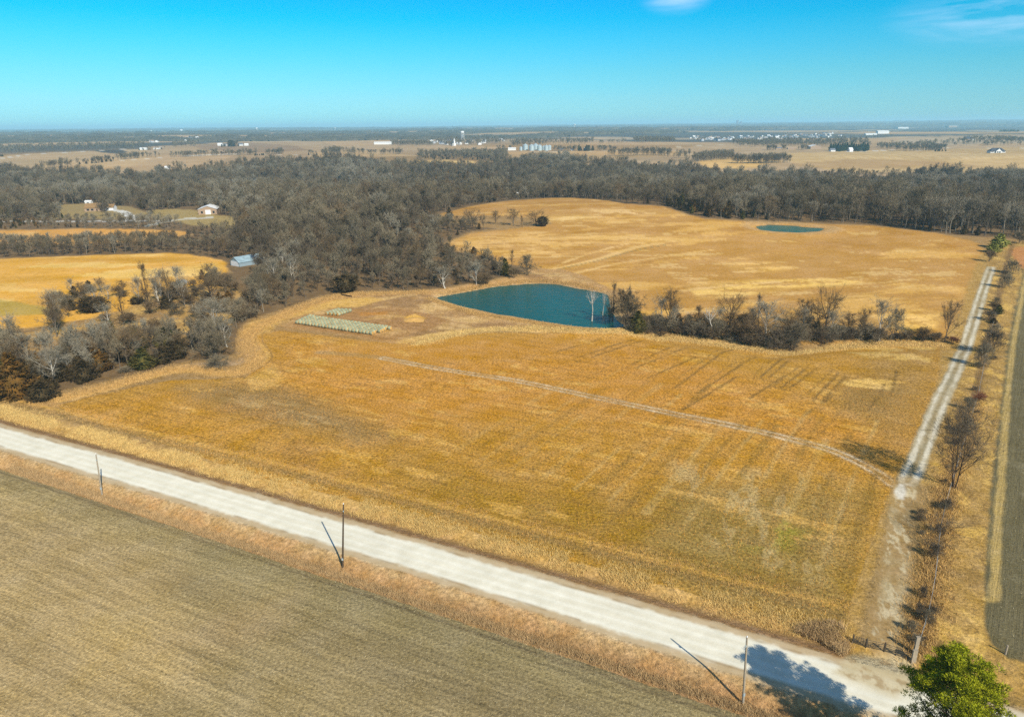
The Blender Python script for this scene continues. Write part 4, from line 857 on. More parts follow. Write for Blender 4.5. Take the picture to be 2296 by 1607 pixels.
SPEC += conv(0, 640, .3746, [
 ('rust', 120, 950, 650, 240, 'huge rusty orange cedar at the lower left corner of the wood', G3),
 ('darkcedar', 20, 960, 800, 120, 'dark cedar at the left picture edge beside the huge rusty one', G3),
 ('pale', 350, 855, 590, 220, 'whitish bare tree right of the huge rusty cedar', G3),
 ('pale', 465, 790, 640, 150, 'smaller whitish bare tree right of the first whitish one', G3),
 ('darkcedar', 290, 960, 830, 190, 'dark low cedar in front of the first whitish tree', G3),
 ('darkcedar', 180, 880, 680, 120, 'dark cedar behind the huge rusty one on its right', G3),
 ('rust', 660, 770, 620, 190, 'rusty cedar in the middle of the lower left tree belt', G3),
 ('darkcedar', 570, 830, 690, 170, 'dark cedar left of the middle rusty cedar', G3),
 ('cedar', 900, 640, 478, 170, 'tall green cedar at the back of the lower left tree belt', G3),
 ('cedar', 960, 750, 610, 190, 'broad green cedar at the field margin of the lower left belt', G3),
 ('darkcedar', 1080, 715, 610, 150, 'dark cedar right of the broad green cedar', G3),
 ('roundcedar', 1190, 685, 560, 150, 'dark brown round cedar right of the two cedars at the margin', G3),
 ('round', 1440, 690, 500, 260, 'big grey round tree jutting out into the field corner', G3),
 ('pale', 1430, 560, 270, 260, 'tall pale tree with fanned limbs behind the big grey round tree', G3),
 ('ghost', 1290, 590, 430, 90, 'leaning white trunk left of the big grey round tree', G3),
 ('bushgrey', 1450, 745, 660, 180, 'grey-pink brush at the foot of the big grey round tree', G3),
 ('bushgrey', 840, 775, 730, 110, 'low grey brush at the field margin below the green cedar', G3),
 ('slim', 1000, 380, 45, 110, 'tall gnarled tree standing alone against the left field', G3),
 ('vase', 1130, 330, 95, 130, 'gnarled tree just left of the parked car', G3),
 ('oak', 1420, 330, 75, 230, 'gnarled spreading tree right of the parked car', G3),
 ('rust', 1500, 350, 265, 140, 'orange cedar below the gnarled spreading tree', G3),
 ('darkcedar', 1640, 320, 245, 100, 'dark cedar right of the orange cedar', G3),
 ('darkcedar', 1110, 350, 270, 110, 'dark green cedar left of and below the parked car', G3),
 ('roundcedar', 630, 372, 275, 200, 'low red-brown thicket in the grassy clearing', G3),
 ('vase', 650, 375, 265, 120, 'small grey tree growing in front of the red-brown thicket', G3),
 ('vase', 545, 300, 175, 110, 'grey tree behind the red-brown thicket', G3),
 ('pale', 720, 290, 185, 80, 'pale thin tree behind the red-brown thicket, on its right', G3),
 ('slim', 825, 455, 240, 110, 'dark tree over a brown bush in the middle of the clearing', G3),
 ('bushbrown', 850, 460, 380, 160, 'brown bush under the dark tree in the middle of the clearing', G3),
 ('vase', 380, 540, 250, 150, 'grey tree with twiggy base in the left part of the clearing', G3),
 ('bushgrey', 370, 480, 330, 150, 'grey thicket behind the twiggy tree of the clearing', G3),
 ('bushgrey', 1180, 395, 320, 130, 'grey thicket below the gnarled tree near the car', G3),
 ('roundcedar', 910, 320, 275, 90, 'dark flat thicket between clearing and left field', G3),
 ('bushgrey', 480, 330, 280, 100, 'small dark thicket left of the red-brown one', G3),
 ('bushbrown', 1020, 385, 290, 120, 'brown brush at the foot of the tall gnarled tree', G3),
 ('pale', 10, 700, 470, 170, 'pale tree cut by the left picture edge above the huge cedar', G3),
 ('bushgrey', 700, 620, 500, 220, 'grey thicket behind the middle rusty cedar', G3),
 ('bushgrey', 1080, 590, 460, 220, 'pale grey thicket behind the dark margin cedars', G3),
 ('bushbrown', 710, 440, 380, 100, 'low brown brush left of the dark tree in the clearing', G3),
])
SPEC += conv(1700, 560, .3746, [
 ('lime', 2085, 190, 120, 90, 'yellow-green evergreen bush left in the pair at the top of the lane', G4),
 ('lime', 2125, 160, 70, 110, 'yellow-green evergreen bush right in the pair at the top of the lane', G4),
 ('bushbrown', 2060, 250, 175, 80, 'dry brown brush in front of the yellow-green bushes', G4),
 ('round', 2262, 130, 55, 120, 'greyish round tree over the far end of the fence line', G4),
 ('bushgrey', 2215, 330, 240, 110, 'grey brush along the fence at the far end of the lane', G4),
 ('bushgrey', 2165, 425, 330, 110, 'grey brush left of the fence above the first small cedar', G4),
 ('cedar', 2122, 598, 540, 70, 'small dark cedar beside the lane, upper one of two', G4),
 ('darkcedar', 2090, 662, 625, 60, 'small dark cedar beside the lane, lower one of two', G4),
 ('bush', 2072, 850, 700, 150, 'large dark bush whose shadow crosses the lane', G4),
 ('bushgrey', 2010, 950, 790, 130, 'grey bush just below the large dark bush by the lane', G4),
 ('bushred', 1985, 1185, 1120, 110, 'red-brown bush halfway along the lane fence', G4),
 ('bushgrey', 1930, 1240, 1150, 90, 'grey brush left of the red-brown bush', G4),
 ('bushgrey', 1905, 1400, 1290, 110, 'grey brush above the largest bare tree of the lane fence', G4),
])
SPEC += conv(2160, 1100, .2489, [
 ('multi', 905, 480, -380, 640, 'largest bare tree of the lane fence, many-stemmed', G4),
 ('sprawl', 765, 960, 700, 520, 'bare tree with branches reaching out to the right below the largest one', G4),
 ('bush', 760, 930, 830, 100, 'round dark bush beside the reaching tree, upper one', G4),
 ('bush', 700, 1180, 1000, 150, 'round dark bush beside the reaching tree, lower one', G4),
 ('sprawl', 745, 1120, 960, 420, 'low bare branches sticking out to the right of the lower dark bush', G4),
])
SPEC += conv(2160, 1450, .2128, [
 ('bush', 690, 200, 50, 110, 'dark brush pile on the fence line above the gate, upper end', G4),
 ('bush', 640, 400, 230, 130, 'dark brush pile on the fence line above the gate, middle', G4),
 ('bushgrey', 560, 600, 440, 150, 'grey brush pile on the fence line just above the white posts', G4),
 ('bushbrown', 680, 700, 640, 110, 'tuft of pale brown weeds right of the tall white post', G4),
])
rng = np.random.default_rng(5)
occ = []
for (k, bx, by, ty, wpx, lab, g) in SPEC:
    x, y = at1(bx, by); m = mpp(x, y); dz = max((by-ty)*m/math.cos(PITCH*0.8), 0.8)
    if g is G5: z = ZW-0.3
    else: z = None
    hh, r0 = FORMS[k][2], FORMS[k][3]; s = dz/hh*1.02; sx = 1.0 if not wpx else float(np.clip((wpx*m/2)/(r0*s), 0.6, 2.0))
    place(k, x, y, s, rng.uniform(0, 6.28), lab, g, sx, z); occ.append((x, y, max(r0*s*sx*0.6, 1.5)))
NSPEC = len(SPEC)
ORD = ['first', 'second', 'third', 'fourth', 'fifth', 'sixth', 'seventh', 'eighth', 'ninth', 'tenth', 'eleventh', 'twelfth', 'thirteenth', 'fourteenth', 'fifteenth', 'sixteenth', 'seventeenth', 'eighteenth', 'nineteenth', 'twentieth']
def nth(n):
    if n < 20: return ORD[n]
    k = n+1; suf = 'th' if 10 <= k % 100 <= 20 else {1: 'st', 2: 'nd', 3: 'rd'}.get(k % 10, 'th')
    return '%d%s' % (k, suf)
# low brush that fills the draw between its trees
bl = at([(1415, 738), (1450, 743), (1500, 750), (1560, 757), (1620, 764), (1690, 775), (1740, 786), (1790, 780), (1840, 768), (1900, 763), (1960, 762), (2020, 764), (2080, 766), (2120, 768)])
bl = dense(bl, 3)[::1]
for i, (x, y) in enumerate(bl):
    y += rng.uniform(-1.5, 4.5); x += rng.uniform(-1, 1); k = ['bush', 'bushgrey', 'bush', 'bushbrown'][i % 4]; s = rng.uniform(0.65, 1.25)*(0.5 if i > 30 else 1.0)
    place(k, x, y, s, rng.uniform(0, 6.28), 'low %s underbrush in the draw, %s clump from the pond' % ({'bush': 'dark', 'bushgrey': 'grey', 'bushbrown': 'brown'}[k], nth(i)), 'underbrush along the draw', 1.25)
FILL = [('tree', 'in the draw', [(1380, 712), (1440, 735), (1560, 752), (1700, 772), (1800, 768), (1920, 758), (1920, 742), (1700, 745), (1500, 730)], 34, ['vase', 'round', 'slim', 'vase', 'oak', 'pale'], (.42, .72)),
 ('scrub', 'by the bale field corner', [(400, 640), (470, 620), (530, 640), (570, 660), (600, 680), (560, 712), (540, 745), (520, 780), (470, 790), (440, 750), (430, 700), (380, 670)], 58, ['vase', 'bushgrey', 'round', 'bush', 'bushbrown', 'pale', 'darkcedar', 'rust'], (.45, .85)),
 ('scrub', 'in the scrub under the left field', [(100, 668), (200, 655), (330, 640), (420, 660), (430, 690), (300, 690), (200, 700), (120, 720)], 34, ['bushgrey', 'vase', 'bush', 'bushbrown', 'pale', 'darkcedar'], (.35, .8)),
 ('scrub', 'in the lower left tree belt', [(0, 760), (120, 745), (260, 735), (400, 735), (470, 760), (460, 795), (320, 820), (180, 850), (60, 870), (0, 870)], 52, ['darkcedar', 'bushgrey', 'vase', 'cedar', 'bush', 'pale', 'roundcedar', 'bushbrown'], (.5, .95)),
 ('scrub', 'behind the blue metal shed', [(570, 640), (600, 600), (680, 600), (650, 650), (600, 672), (575, 655)], 16, ['vase', 'pale', 'round', 'bushgrey'], (.55, .9))]
NAMEK = {'vase': 'brownish bare tree', 'round': 'round grey tree', 'slim': 'slender bare tree', 'oak': 'wide bare tree', 'pale': 'pale bare tree', 'bushgrey': 'grey bush', 'bush': 'dark bush', 'bushbrown': 'brown bush', 'darkcedar': 'dark cedar', 'rust': 'rusty cedar', 'cedar': 'green cedar', 'roundcedar': 'dark round cedar'}
for (_, where, pp, n_, kk, (s0, s1)) in FILL:
    lo, hi = np.min(pp, 0), np.max(pp, 0); got = []
    while len(got) < n_:
        q = rng.uniform(lo, hi)
        if inside(np.array([q[0]]), np.array([q[1]]), pp)[0]: got.append((q[0], q[1], kk[int(rng.integers(len(kk)))]))
    got.sort(); W_ = at([(a, b) for a, b, _ in got]); cnt = {}
    for (a, b, k), (x, y) in zip(got, W_):
        if sdist(np.array([x]), np.array([y]), F1)[0] > -1 or sdist(np.array([x]), np.array([y]), pond)[0] > -1: continue
        i = cnt.get(k, 0); cnt[k] = i+1; s = rng.uniform(s0, s1)*(1.5 if k.startswith('bush') else 1.0)
        place(k, x, y, s, rng.uniform(0, 6.28), '%s %s, %s such from the left' % (NAMEK[k], where, nth(i)), 'trees and bushes '+where, 1.15)
hl = hedge[2:-4]
for i in range(0, len(hl), 1):
    if rng.random() < .4: continue
    x, y = hl[i]; x += rng.uniform(-.8, .8); k = ['bushgrey', 'bush', 'bushbrown'][i % 3]; s = rng.uniform(0.14, 0.5)*(1+0.8*(y > 230)); x += rng.normal(0, .8); y += rng.normal(0, 2)
    place(k, x, y+rng.uniform(-1, 1), s, rng.uniform(0, 6.28), 'small %s weedy brush on the lane fence, %s up from the gate' % ({'bush': 'dark', 'bushgrey': 'grey', 'bushbrown': 'brown'}[k], nth(i)), 'weedy brush along the lane fence', 1.2)

# ------------------------------------------------------------------ the woods
blue_shed = at([(506, 598), (530, 588), (556, 580), (560, 600), (545, 622), (515, 628)])
holes = [scrub, L1, L2, blue_shed, at([(225, 512), (262, 462), (290, 463), (320, 474), (345, 492), (290, 497), (150, 492), (110, 462), (225, 455)]),
         at([(350, 472), (430, 470), (500, 484), (560, 490), (565, 502), (510, 518), (430, 516), (400, 500), (345, 496)]), at([(920, 358), (1060, 360), (1075, 370), (930, 376)]), pond, F2, at([(1040, 484), (985, 482), (940, 492), (1000, 500), (1080, 498)])]
hole_t = [0, 0, 0, 0, 0, 0, 0, 0, -2, 0]
bx0, by0 = wood.min(0); bx1, by1 = wood.max(0)
sp = 5.2
gx, gy = np.meshgrid(np.arange(max(bx0, -1800), min(bx1, 1900), sp), np.arange(by0, min(by1, 3000), sp))
gx = gx.ravel(); gy = gy.ravel(); gx = gx+rng.uniform(-.48, .48, gx.size)*sp; gy = gy+rng.uniform(-.48, .48, gy.size)*sp
keep = np.abs(np.arctan2(gx, gy)) < R_(46); gx, gy = gx[keep], gy[keep]
ins = sdist(gx, gy, wood) > 1.5
for P, t_ in zip(holes, hole_t): ins &= ~(sdist(gx, gy, P) > t_-2.0)
ins &= (fbm(gx, gy, 38, 3, 83) > -.42) | (np.hypot(gx, gy) > 1100)
r = np.hypot(gx, gy)
thin = rng.random(gx.size) < np.where(r > 1300, 0.36, np.where(r > 800, 0.52, np.where(r > 480, 0.7, 0.95))); ins &= thin
gx, gy = gx[ins], gy[ins]
for (ox, oy, orr) in occ:
    k = (np.abs(gx-ox) < orr*.7) & (np.abs(gy-oy) < orr*.7); gx, gy = gx[~k], gy[~k]
r = np.hypot(gx, gy); o_ = np.argsort(r); gx, gy, r = gx[o_], gy[o_], r[o_]
ev = fbm(gx, gy, 130, 3, 77)+0.18*rng.normal(size=gx.size)*1.0
pal = fbm(gx, gy, 90, 3, 78)+0.2*rng.normal(size=gx.size)
u = rng.random(gx.size)
kinds = np.array(['wood0', 'wood1', 'wood2', 'wood5', 'wood4', 'wood3', 'darkcedar', 'rust', 'cedar'])
ki = np.where(u < .27, 0, np.where(u < .5, 1, np.where(u < .66, 2, np.where(u < .84, 3, 4))))
ki = np.where(pal > 0.42, 5, np.where(pal < -.36, 2, ki))
ki = np.where(ev > 0.30, np.where(u < .72, 6, np.where(u < .9, 7, 8)), ki)
edge_d = sdist(gx, gy, wood)
ki = np.where((edge_d < 6) & (u < .16) & (r < 600), np.where(u < .08, 7, 6), ki)
big = fbm(gx, gy, 60, 3, 79)
scl = (rng.uniform(0.6, 1.15, gx.size)+0.45*(rng.random(gx.size) < .12)+0.5*big)*np.where(r < 330, 0.62, np.where(r < 450, 0.78, 1.0))*np.where(edge_d < 8, .85, 1.0)
belt = (gx < -60) & (r < 520)
scl = np.where(belt, scl*0.95, scl)
scl = np.clip(scl, .4, 1.7); rz = rng.uniform(0, 6.28, gx.size); gz = h_full(gx, gy)-0.15
# the nearest ones in view are trees of their own
px = (gx*CR[0, 0]+gy*CR[1, 0]+(gz-CAMH)*CR[2, 0]); pd = -(gx*CR[0, 2]+gy*CR[1, 2]+(gz-CAMH)*CR[2, 2]); pyy = gx*CR[0, 1]+gy*CR[1, 1]+(gz-CAMH)*CR[2, 1]
sx_ = px/pd*F0+W0/2; sy_ = H0/2-pyy/pd*F0
scl = np.where((sy_ > 492) & (sy_ < 519) & (sx_ < 560) & (sx_ > -50), np.minimum(scl, 1)*.5, scl)
scl = np.where((sx_ > 930) & (sx_ < 1130) & (sy_ > 484) & (sy_ < 565), np.minimum(scl, .95)*.58, scl)
scl = np.where((sx_ > 980) & (sx_ < 1210) & (sy_ >= 565) & (sy_ < 612), np.minimum(scl, .95)*.62, scl)
scl = np.where((sx_ > 400) & (sx_ < 530) & (sy_ > 500) & (sy_ < 560), np.minimum(scl, .9)*.55, scl)
scl = np.where(r > 600, scl*.9, scl)
scl = np.where((sy_ > 540) & (sy_ < 582) & (sx_ < 470), np.clip(scl, .45, .85)*.68, scl)
scl = np.where((sy_ > 596) & (sy_ < 665) & (sx_ > 480) & (sx_ < 580), np.clip(scl, .4, .9)*.5, scl)
inview = (sx_ > 5) & (sx_ < W0-5)
cand = np.nonzero(inview)[0][:170]
LOOK = {0: 'grey bare tree', 1: 'tall grey bare tree', 2: 'dark twiggy bare tree', 3: 'small grey bare tree', 4: 'brownish bare tree', 5: 'pale whitish bare tree', 6: 'dark cedar', 7: 'rusty cedar', 8: 'green cedar'}
def region(i):
    if sy_[i] > 700 and sx_[i] < 560: return 'in the belt at lower left'
    if sx_[i] < 560: return 'in the wood beside the left field'
    if sx_[i] < 820: return 'in the wood behind the hay bales'
    return 'in the wood point left of the pond'
from collections import defaultdict
byreg = defaultdict(list)
for i in cand: byreg[(region(i), int(ki[i]))].append(i)
for (rg, kk), L in byreg.items():
    L.sort(key=lambda i: sx_[i])
    for n_, i in enumerate(L):
        if len(L) == 1: lab = 'only %s %s' % (LOOK[kk], rg)
        else: lab = '%s %s %s, %s from the left' % (LOOK[kk], rg, 'standing', nth(n_))
        place(str(kinds[kk]), float(gx[i]), float(gy[i]), float(scl[i]), float(rz[i]), lab.replace(' standing,', ','), 'trees '+rg)
print('wood trees', len(gx), 'special', NSPEC, 'auto', len(cand))
rest = np.ones(len(gx), bool); rest[cand] = False
def scatter(name, pts, idx, scale, rot, variants):
    me = bpy.data.meshes.new(name); me.vertices.add(len(pts)); me.vertices.foreach_set('co', np.asarray(pts, np.float32).ravel())
    for nm, tp, arr in (('vi', 'INT', np.asarray(idx, np.int32)), ('sc', 'FLOAT', np.asarray(scale, np.float32)), ('ro', 'FLOAT', np.asarray(rot, np.float32))):
        a = me.attributes.new(nm, tp, 'POINT'); a.data.foreach_set('value', arr)
    o = mobj(name, me); g = bpy.data.node_groups.new(name, 'GeometryNodeTree')
    g.interface.new_socket('Geometry', in_out='INPUT', socket_type='NodeSocketGeometry'); g.interface.new_socket('Geometry', in_out='OUTPUT', socket_type='NodeSocketGeometry')
    gi = g.nodes.new('NodeGroupInput'); go = g.nodes.new('NodeGroupOutput')
    jn = g.nodes.new('GeometryNodeJoinGeometry')
    for parts in reversed(variants):
        j1 = g.nodes.new('GeometryNodeJoinGeometry')
        for po in parts:
            oi = g.nodes.new('GeometryNodeObjectInfo'); oi.transform_space = 'ORIGINAL'; oi.inputs['Object'].default_value = po; oi.inputs['As Instance'].default_value = False
            g.links.new(oi.outputs['Geometry'], j1.inputs[0])
        gti = g.nodes.new('GeometryNodeGeometryToInstance'); g.links.new(j1.outputs[0], gti.inputs[0]); g.links.new(gti.outputs[0], jn.inputs[0])
    iop = g.nodes.new('GeometryNodeInstanceOnPoints'); iop.inputs['Pick Instance'].default_value = True
    g.links.new(gi.outputs[0], iop.inputs['Points']); g.links.new(jn.outputs[0], iop.inputs['Instance'])
    def attr(nm, tp):
        n = g.nodes.new('GeometryNodeInputNamedAttribute'); n.data_type = tp; n.inputs[0].default_value = nm; return n.outputs[0]
    g.links.new(attr('vi', 'INT'), iop.inputs['Instance Index'])
    cx = g.nodes.new('ShaderNodeCombineXYZ'); g.links.new(attr('ro', 'FLOAT'), cx.inputs[2])
    er = g.nodes.new('FunctionNodeEulerToRotation'); g.links.new(cx.outputs[0], er.inputs[0]); g.links.new(er.outputs[0], iop.inputs['Rotation'])
    g.links.new(attr('sc', 'FLOAT'), iop.inputs['Scale']); g.links.new(iop.outputs[0], go.inputs[0])
    md = o.modifiers.new('scatter', 'NODES'); md.node_group = g
    tag(o, kind='stuff'); return o
for kk, nm in enumerate(kinds):                       # every form used in the mass also stands as a tree of its own
    if nm not in FIRST: print('missing form', nm)
variants = [FIRST[k] for k in kinds]
scatter('forest', np.stack([gx, gy, gz], 1)[rest], ki[rest], scl[rest], rz[rest], variants)

# ------------------------------------------------------------------ far country: hedgerows, copses, wooded hills
pts = []; kd = []; sc2 = []
def row(P, n, w_, kk=(0, 1, 2, 3, 4), s=(0.6, 1.0)):
    P = dense(at(P), 3); L = np.concatenate([[0], np.cumsum(np.linalg.norm(np.diff(P, axis=0), axis=1))])
    for _ in range(n):
        t = rng.uniform(0, L[-1]); x = np.interp(t, L, P[:, 0])+rng.normal(0, w_*.3); y = np.interp(t, L, P[:, 1])+rng.normal(0, w_)
        pts.append((x, y)); kd.append(int(rng.choice(kk))); sc2.append(rng.uniform(*s))
def copse(P, sp_, kk=(0, 1, 2, 3, 4), s=(0.7, 1.05)):
    P = at(P); x0, y0 = P.min(0); x1, y1 = P.max(0)
    n = int((x1-x0)*(y1-y0)/(sp_*sp_)); n = min(n, 5000); x = rng.uniform(x0, x1, n); y = rng.uniform(y0, y1, n); m = inside(x, y, P)
    for a, b in zip(x[m], y[m]): pts.append((a, b)); kd.append(int(rng.choice(kk))); sc2.append(rng.uniform(*s))
row([(95, 378), (160, 373)], 30, 12); row([(172, 369), (215, 366), (250, 362)], 45, 10, (0, 2, 4, 6)); row([(270, 358), (310, 354), (350, 352)], 60, 12); row([(387, 352), (450, 350), (572, 347)], 110, 14)
row([(-10, 352), (8, 351)], 8, 5, (6,)); copse([(-50, 346), (-50, 333), (120, 328), (290, 325), (290, 332), (150, 338)], 17); copse([(215, 328), (325, 323), (325, 331), (230, 335)], 18); copse([(385, 325), (440, 322), (440, 329), (390, 330)], 16)
row([(310, 337), (370, 335)], 12, 8, (6, 0)); row([(500, 329), (540, 328)], 16, 10, (6, 0, 2), (1.0, 1.5)); row([(600, 346), (640, 344)], 40, 14); row([(574, 349), (590, 348)], 8, 6, (6,)); row([(690, 348), (712, 348)], 8, 6, (6, 0)); row([(736, 348), (762, 347)], 36, 12, (0, 1), (0.9, 1.3)); row([(722, 347), (735, 347)], 12, 8)
row([(770, 350), (800, 349)], 5, 5, (1,), (1, 1.3)); row([(785, 346), (845, 345)], 24, 8); row([(857, 346), (905, 345)], 30, 10); row([(1000, 345), (1005, 345)], 3, 3, (6,), (1.3, 1.7)); row([(940, 347), (990, 345)], 14, 6)
copse([(930, 352), (1000, 347), (1060, 343), (1136, 345), (1136, 362), (1060, 360), (940, 358)], 12, (0, 1, 2, 3, 6))
copse([(875, 322), (960, 321), (975, 327), (880, 328)], 15); copse([(965, 316), (1110, 312), (1140, 316), (1120, 324), (1000, 328)], 24); copse([(1140, 320), (1160, 318), (1250, 318), (1255, 324), (1150, 330)], 20)
row([(1118, 337), (1150, 335)], 22, 10, (0, 6)); row([(1243, 338), (1300, 338)], 34, 10); row([(1298, 339), (1330, 338)], 16, 8, (6, 8), (1.2, 2.2)); row([(1338, 338), (1380, 338)], 26, 10, (0, 1, 4))
row([(1363, 350), (1430, 349), (1505, 349)], 70, 10, (0, 1, 4), (0.8, 1.25)); row([(1515, 349), (1560, 350)], 14, 8, (1, 4)); row([(1500, 354), (1540, 354)], 10, 6)
copse([(1550, 366), (1570, 356), (1610, 349), (1645, 350), (1640, 358), (1600, 362)], 10, (0, 1, 4)); row([(1646, 366), (1700, 366), (1740, 365), (1765, 364)], 100, 9, (0, 1, 4), (0.8, 1.15))
copse([(1255, 318), (1330, 316), (1330, 323), (1260, 325)], 22); copse([(1420, 313), (1510, 311), (1515, 319), (1425, 321)], 20); row([(1345, 322), (1400, 321)], 20, 10)
copse([(1640, 322), (1720, 316), (1800, 318), (1945, 316), (1950, 326), (1800, 328), (1720, 330), (1660, 330)], 15, (0, 1, 2, 3)); row([(1720, 337), (1760, 337)], 24, 10, (0, 2)); row([(1790, 337), (1806, 336)], 12, 8)
row([(1997, 339), (2050, 338), (2112, 337)], 110, 10, (0, 2, 3, 1), (0.8, 1.2)); row([(2095, 340), (2118, 339)], 8, 6, (6,)); copse([(2100, 322), (2296, 316), (2400, 318), (2400, 326), (2296, 327), (2110, 328)], 20); copse([(1945, 330), (2100, 322), (2100, 329), (1990, 336)], 18)
row([(2150, 314), (2200, 313)], 30, 12, (6, 0)); row([(1950, 310), (1995, 308)], 26, 14); copse([(2240, 293), (2282, 292), (2284, 296), (2242, 297)], 40, (6,), (1.2, 1.6)); copse([(1545, 309), (1720, 305), (1887, 300), (1887, 308), (1720, 315), (1560, 318)], 46, (0, 3, 6), (.5, .8))
row([(1800, 396), (1950, 399), (2050, 396), (2150, 398), (2296, 402)], 80, 10)
pts = np.array(pts); pz = h_full(pts[:, 0], pts[:, 1])-0.2
scatter('distant_trees', np.stack([pts[:, 0], pts[:, 1], pz], 1), kd, sc2, rng.uniform(0, 6.28, len(pts)), variants)
def clump_form(seed):
    r_ = np.random.default_rng(seed); n = 13; g = np.linspace(-1, 1, n); gx_, gy_ = np.meshgrid(g, g)
    rad = np.hypot(gx_, gy_); hgt = np.clip(1.15-rad+0.22*r_.normal(size=rad.shape), 0, 1)
    z = np.where(rad > 1.0, -1.5, 3+9*np.sqrt(hgt)+r_.normal(0, 1.6, rad.shape)); V = np.stack([gx_*42+r_.normal(0, 1.6, rad.shape), gy_*42+r_.normal(0, 1.6, rad.shape), z], -1).reshape(-1, 3)
    a = (np.arange(n-1)[:, None]*n+np.arange(n-1)[None, :]).ravel()
    return np_mesh('canopy', V, np.concatenate([np.stack([a, a+1, a+n+1], 1), np.stack([a, a+n+1, a+n], 1)]), M_woodmass)
M_woodmass = simple('far_canopy', A_(96, 88, 72), 1.0, 0.0, 0, 0.3, 0.12, 0.25)
cl = []
for i, (px_, dist, lab) in enumerate(((620, 3700, 'distant wooded patch above the farm field left of centre'), (1370, 4300, 'distant wooded patch behind the grain bins'), (100, 4100, 'distant wooded patch below the horizon at far left'))):
    x, y = far(px_, dist); o = mobj('copse', clump_form(60+i)); o.location = (x, y, hz(x, y)-1); tag(o, lab, 'copse', 'far wooded patches'); cl.append((o,))
cx, cy, cs = [], [], []
for (r0, r1, s0) in ((3300, 6500, 1.0), (6500, 12000, 1.6), (12000, 30000, 3.2)):
    step = 72*s0; A1 = np.arange(r0, r1, step)
    for rq in A1:
        na = int(rq*R_(88)/step); az = np.linspace(R_(-44), R_(44), na)+rng.uniform(-.5, .5, na)*step/rq; rr2 = rq+rng.uniform(-.4, .4, na)*step
        x, y = rr2*np.sin(az), rr2*np.cos(az)
        dmin = 3400+2600*sst(-0.1, 0.5, az)+5200*sst(0.18, 0.62, az)
        dens = sst(-.6, -.3, fbm(x, y, 1500, 4, 91)+0.25*sst(5000, 8000, rr2))
        m = (rr2 > dmin) & (rng.random(na) < dens) & (fbm(x, y, 900, 5, 41)-.22 < .12) & (hill_mask(x, y)[0] < .62)
        cx += list(x[m]); cy += list(y[m]); cs += list(s0*rng.uniform(.8, 1.2, m.sum()))
cx, cy, cs = np.array(cx), np.array(cy), np.array(cs); cz_ = h_full(cx, cy)-1.0
print('clumps', len(cx), 'distant trees', len(pts))
o = scatter('far_woods', np.stack([cx, cy, cz_], 1), rng.integers(0, 3, len(cx)), cs, rng.uniform(0, 6.28, len(cx)), cl)

# ------------------------------------------------------------------ built things
M_white = simple('white_paint', A_(240, 240, 236), .6, .3, 0, .03); M_roofgrey = simple('grey_shingles', A_(120, 124, 134), .8, .2, 0, .06); M_roofdark = simple('dark_shingles', A_(74, 78, 90), .8, .2, 0, .06)
M_roofbrown = simple('brown_roof', A_(158, 126, 84), .8, .2, 0, .08); M_tan = simple('tan_siding', A_(178, 152, 126), .8, .2, 0, .05); M_glass = simple('dark_glass', A_(46, 54, 62), .15, .5, 0, .05)
M_galv = simple('galvanised_steel', A_(196, 212, 214), .45, .5, .3, .06, .6); M_bluemetal = simple('weathered_blue_roof', A_(158, 182, 190), .5, .4, .1, .3, .5); M_bluegrey = simple('blue_grey_metal', A_(150, 170, 180), .6, .3, .1, .12); M_wood = simple('weathered_wood', A_(172, 158, 136), .9, .1, 0, .2, 4); M_darkwood = simple('dark_wood', A_(92, 78, 62), .9, .1, 0, .2, 4)
M_steel = simple('painted_pipe', A_(92, 84, 74), .6, .3, .2, .1); M_black = simple('black_rubber', A_(40, 38, 36), .8, .2, 0, .1); M_pipe = simple('old_black_pipe', A_(46, 36, 30), .9, .1, 0, .2)
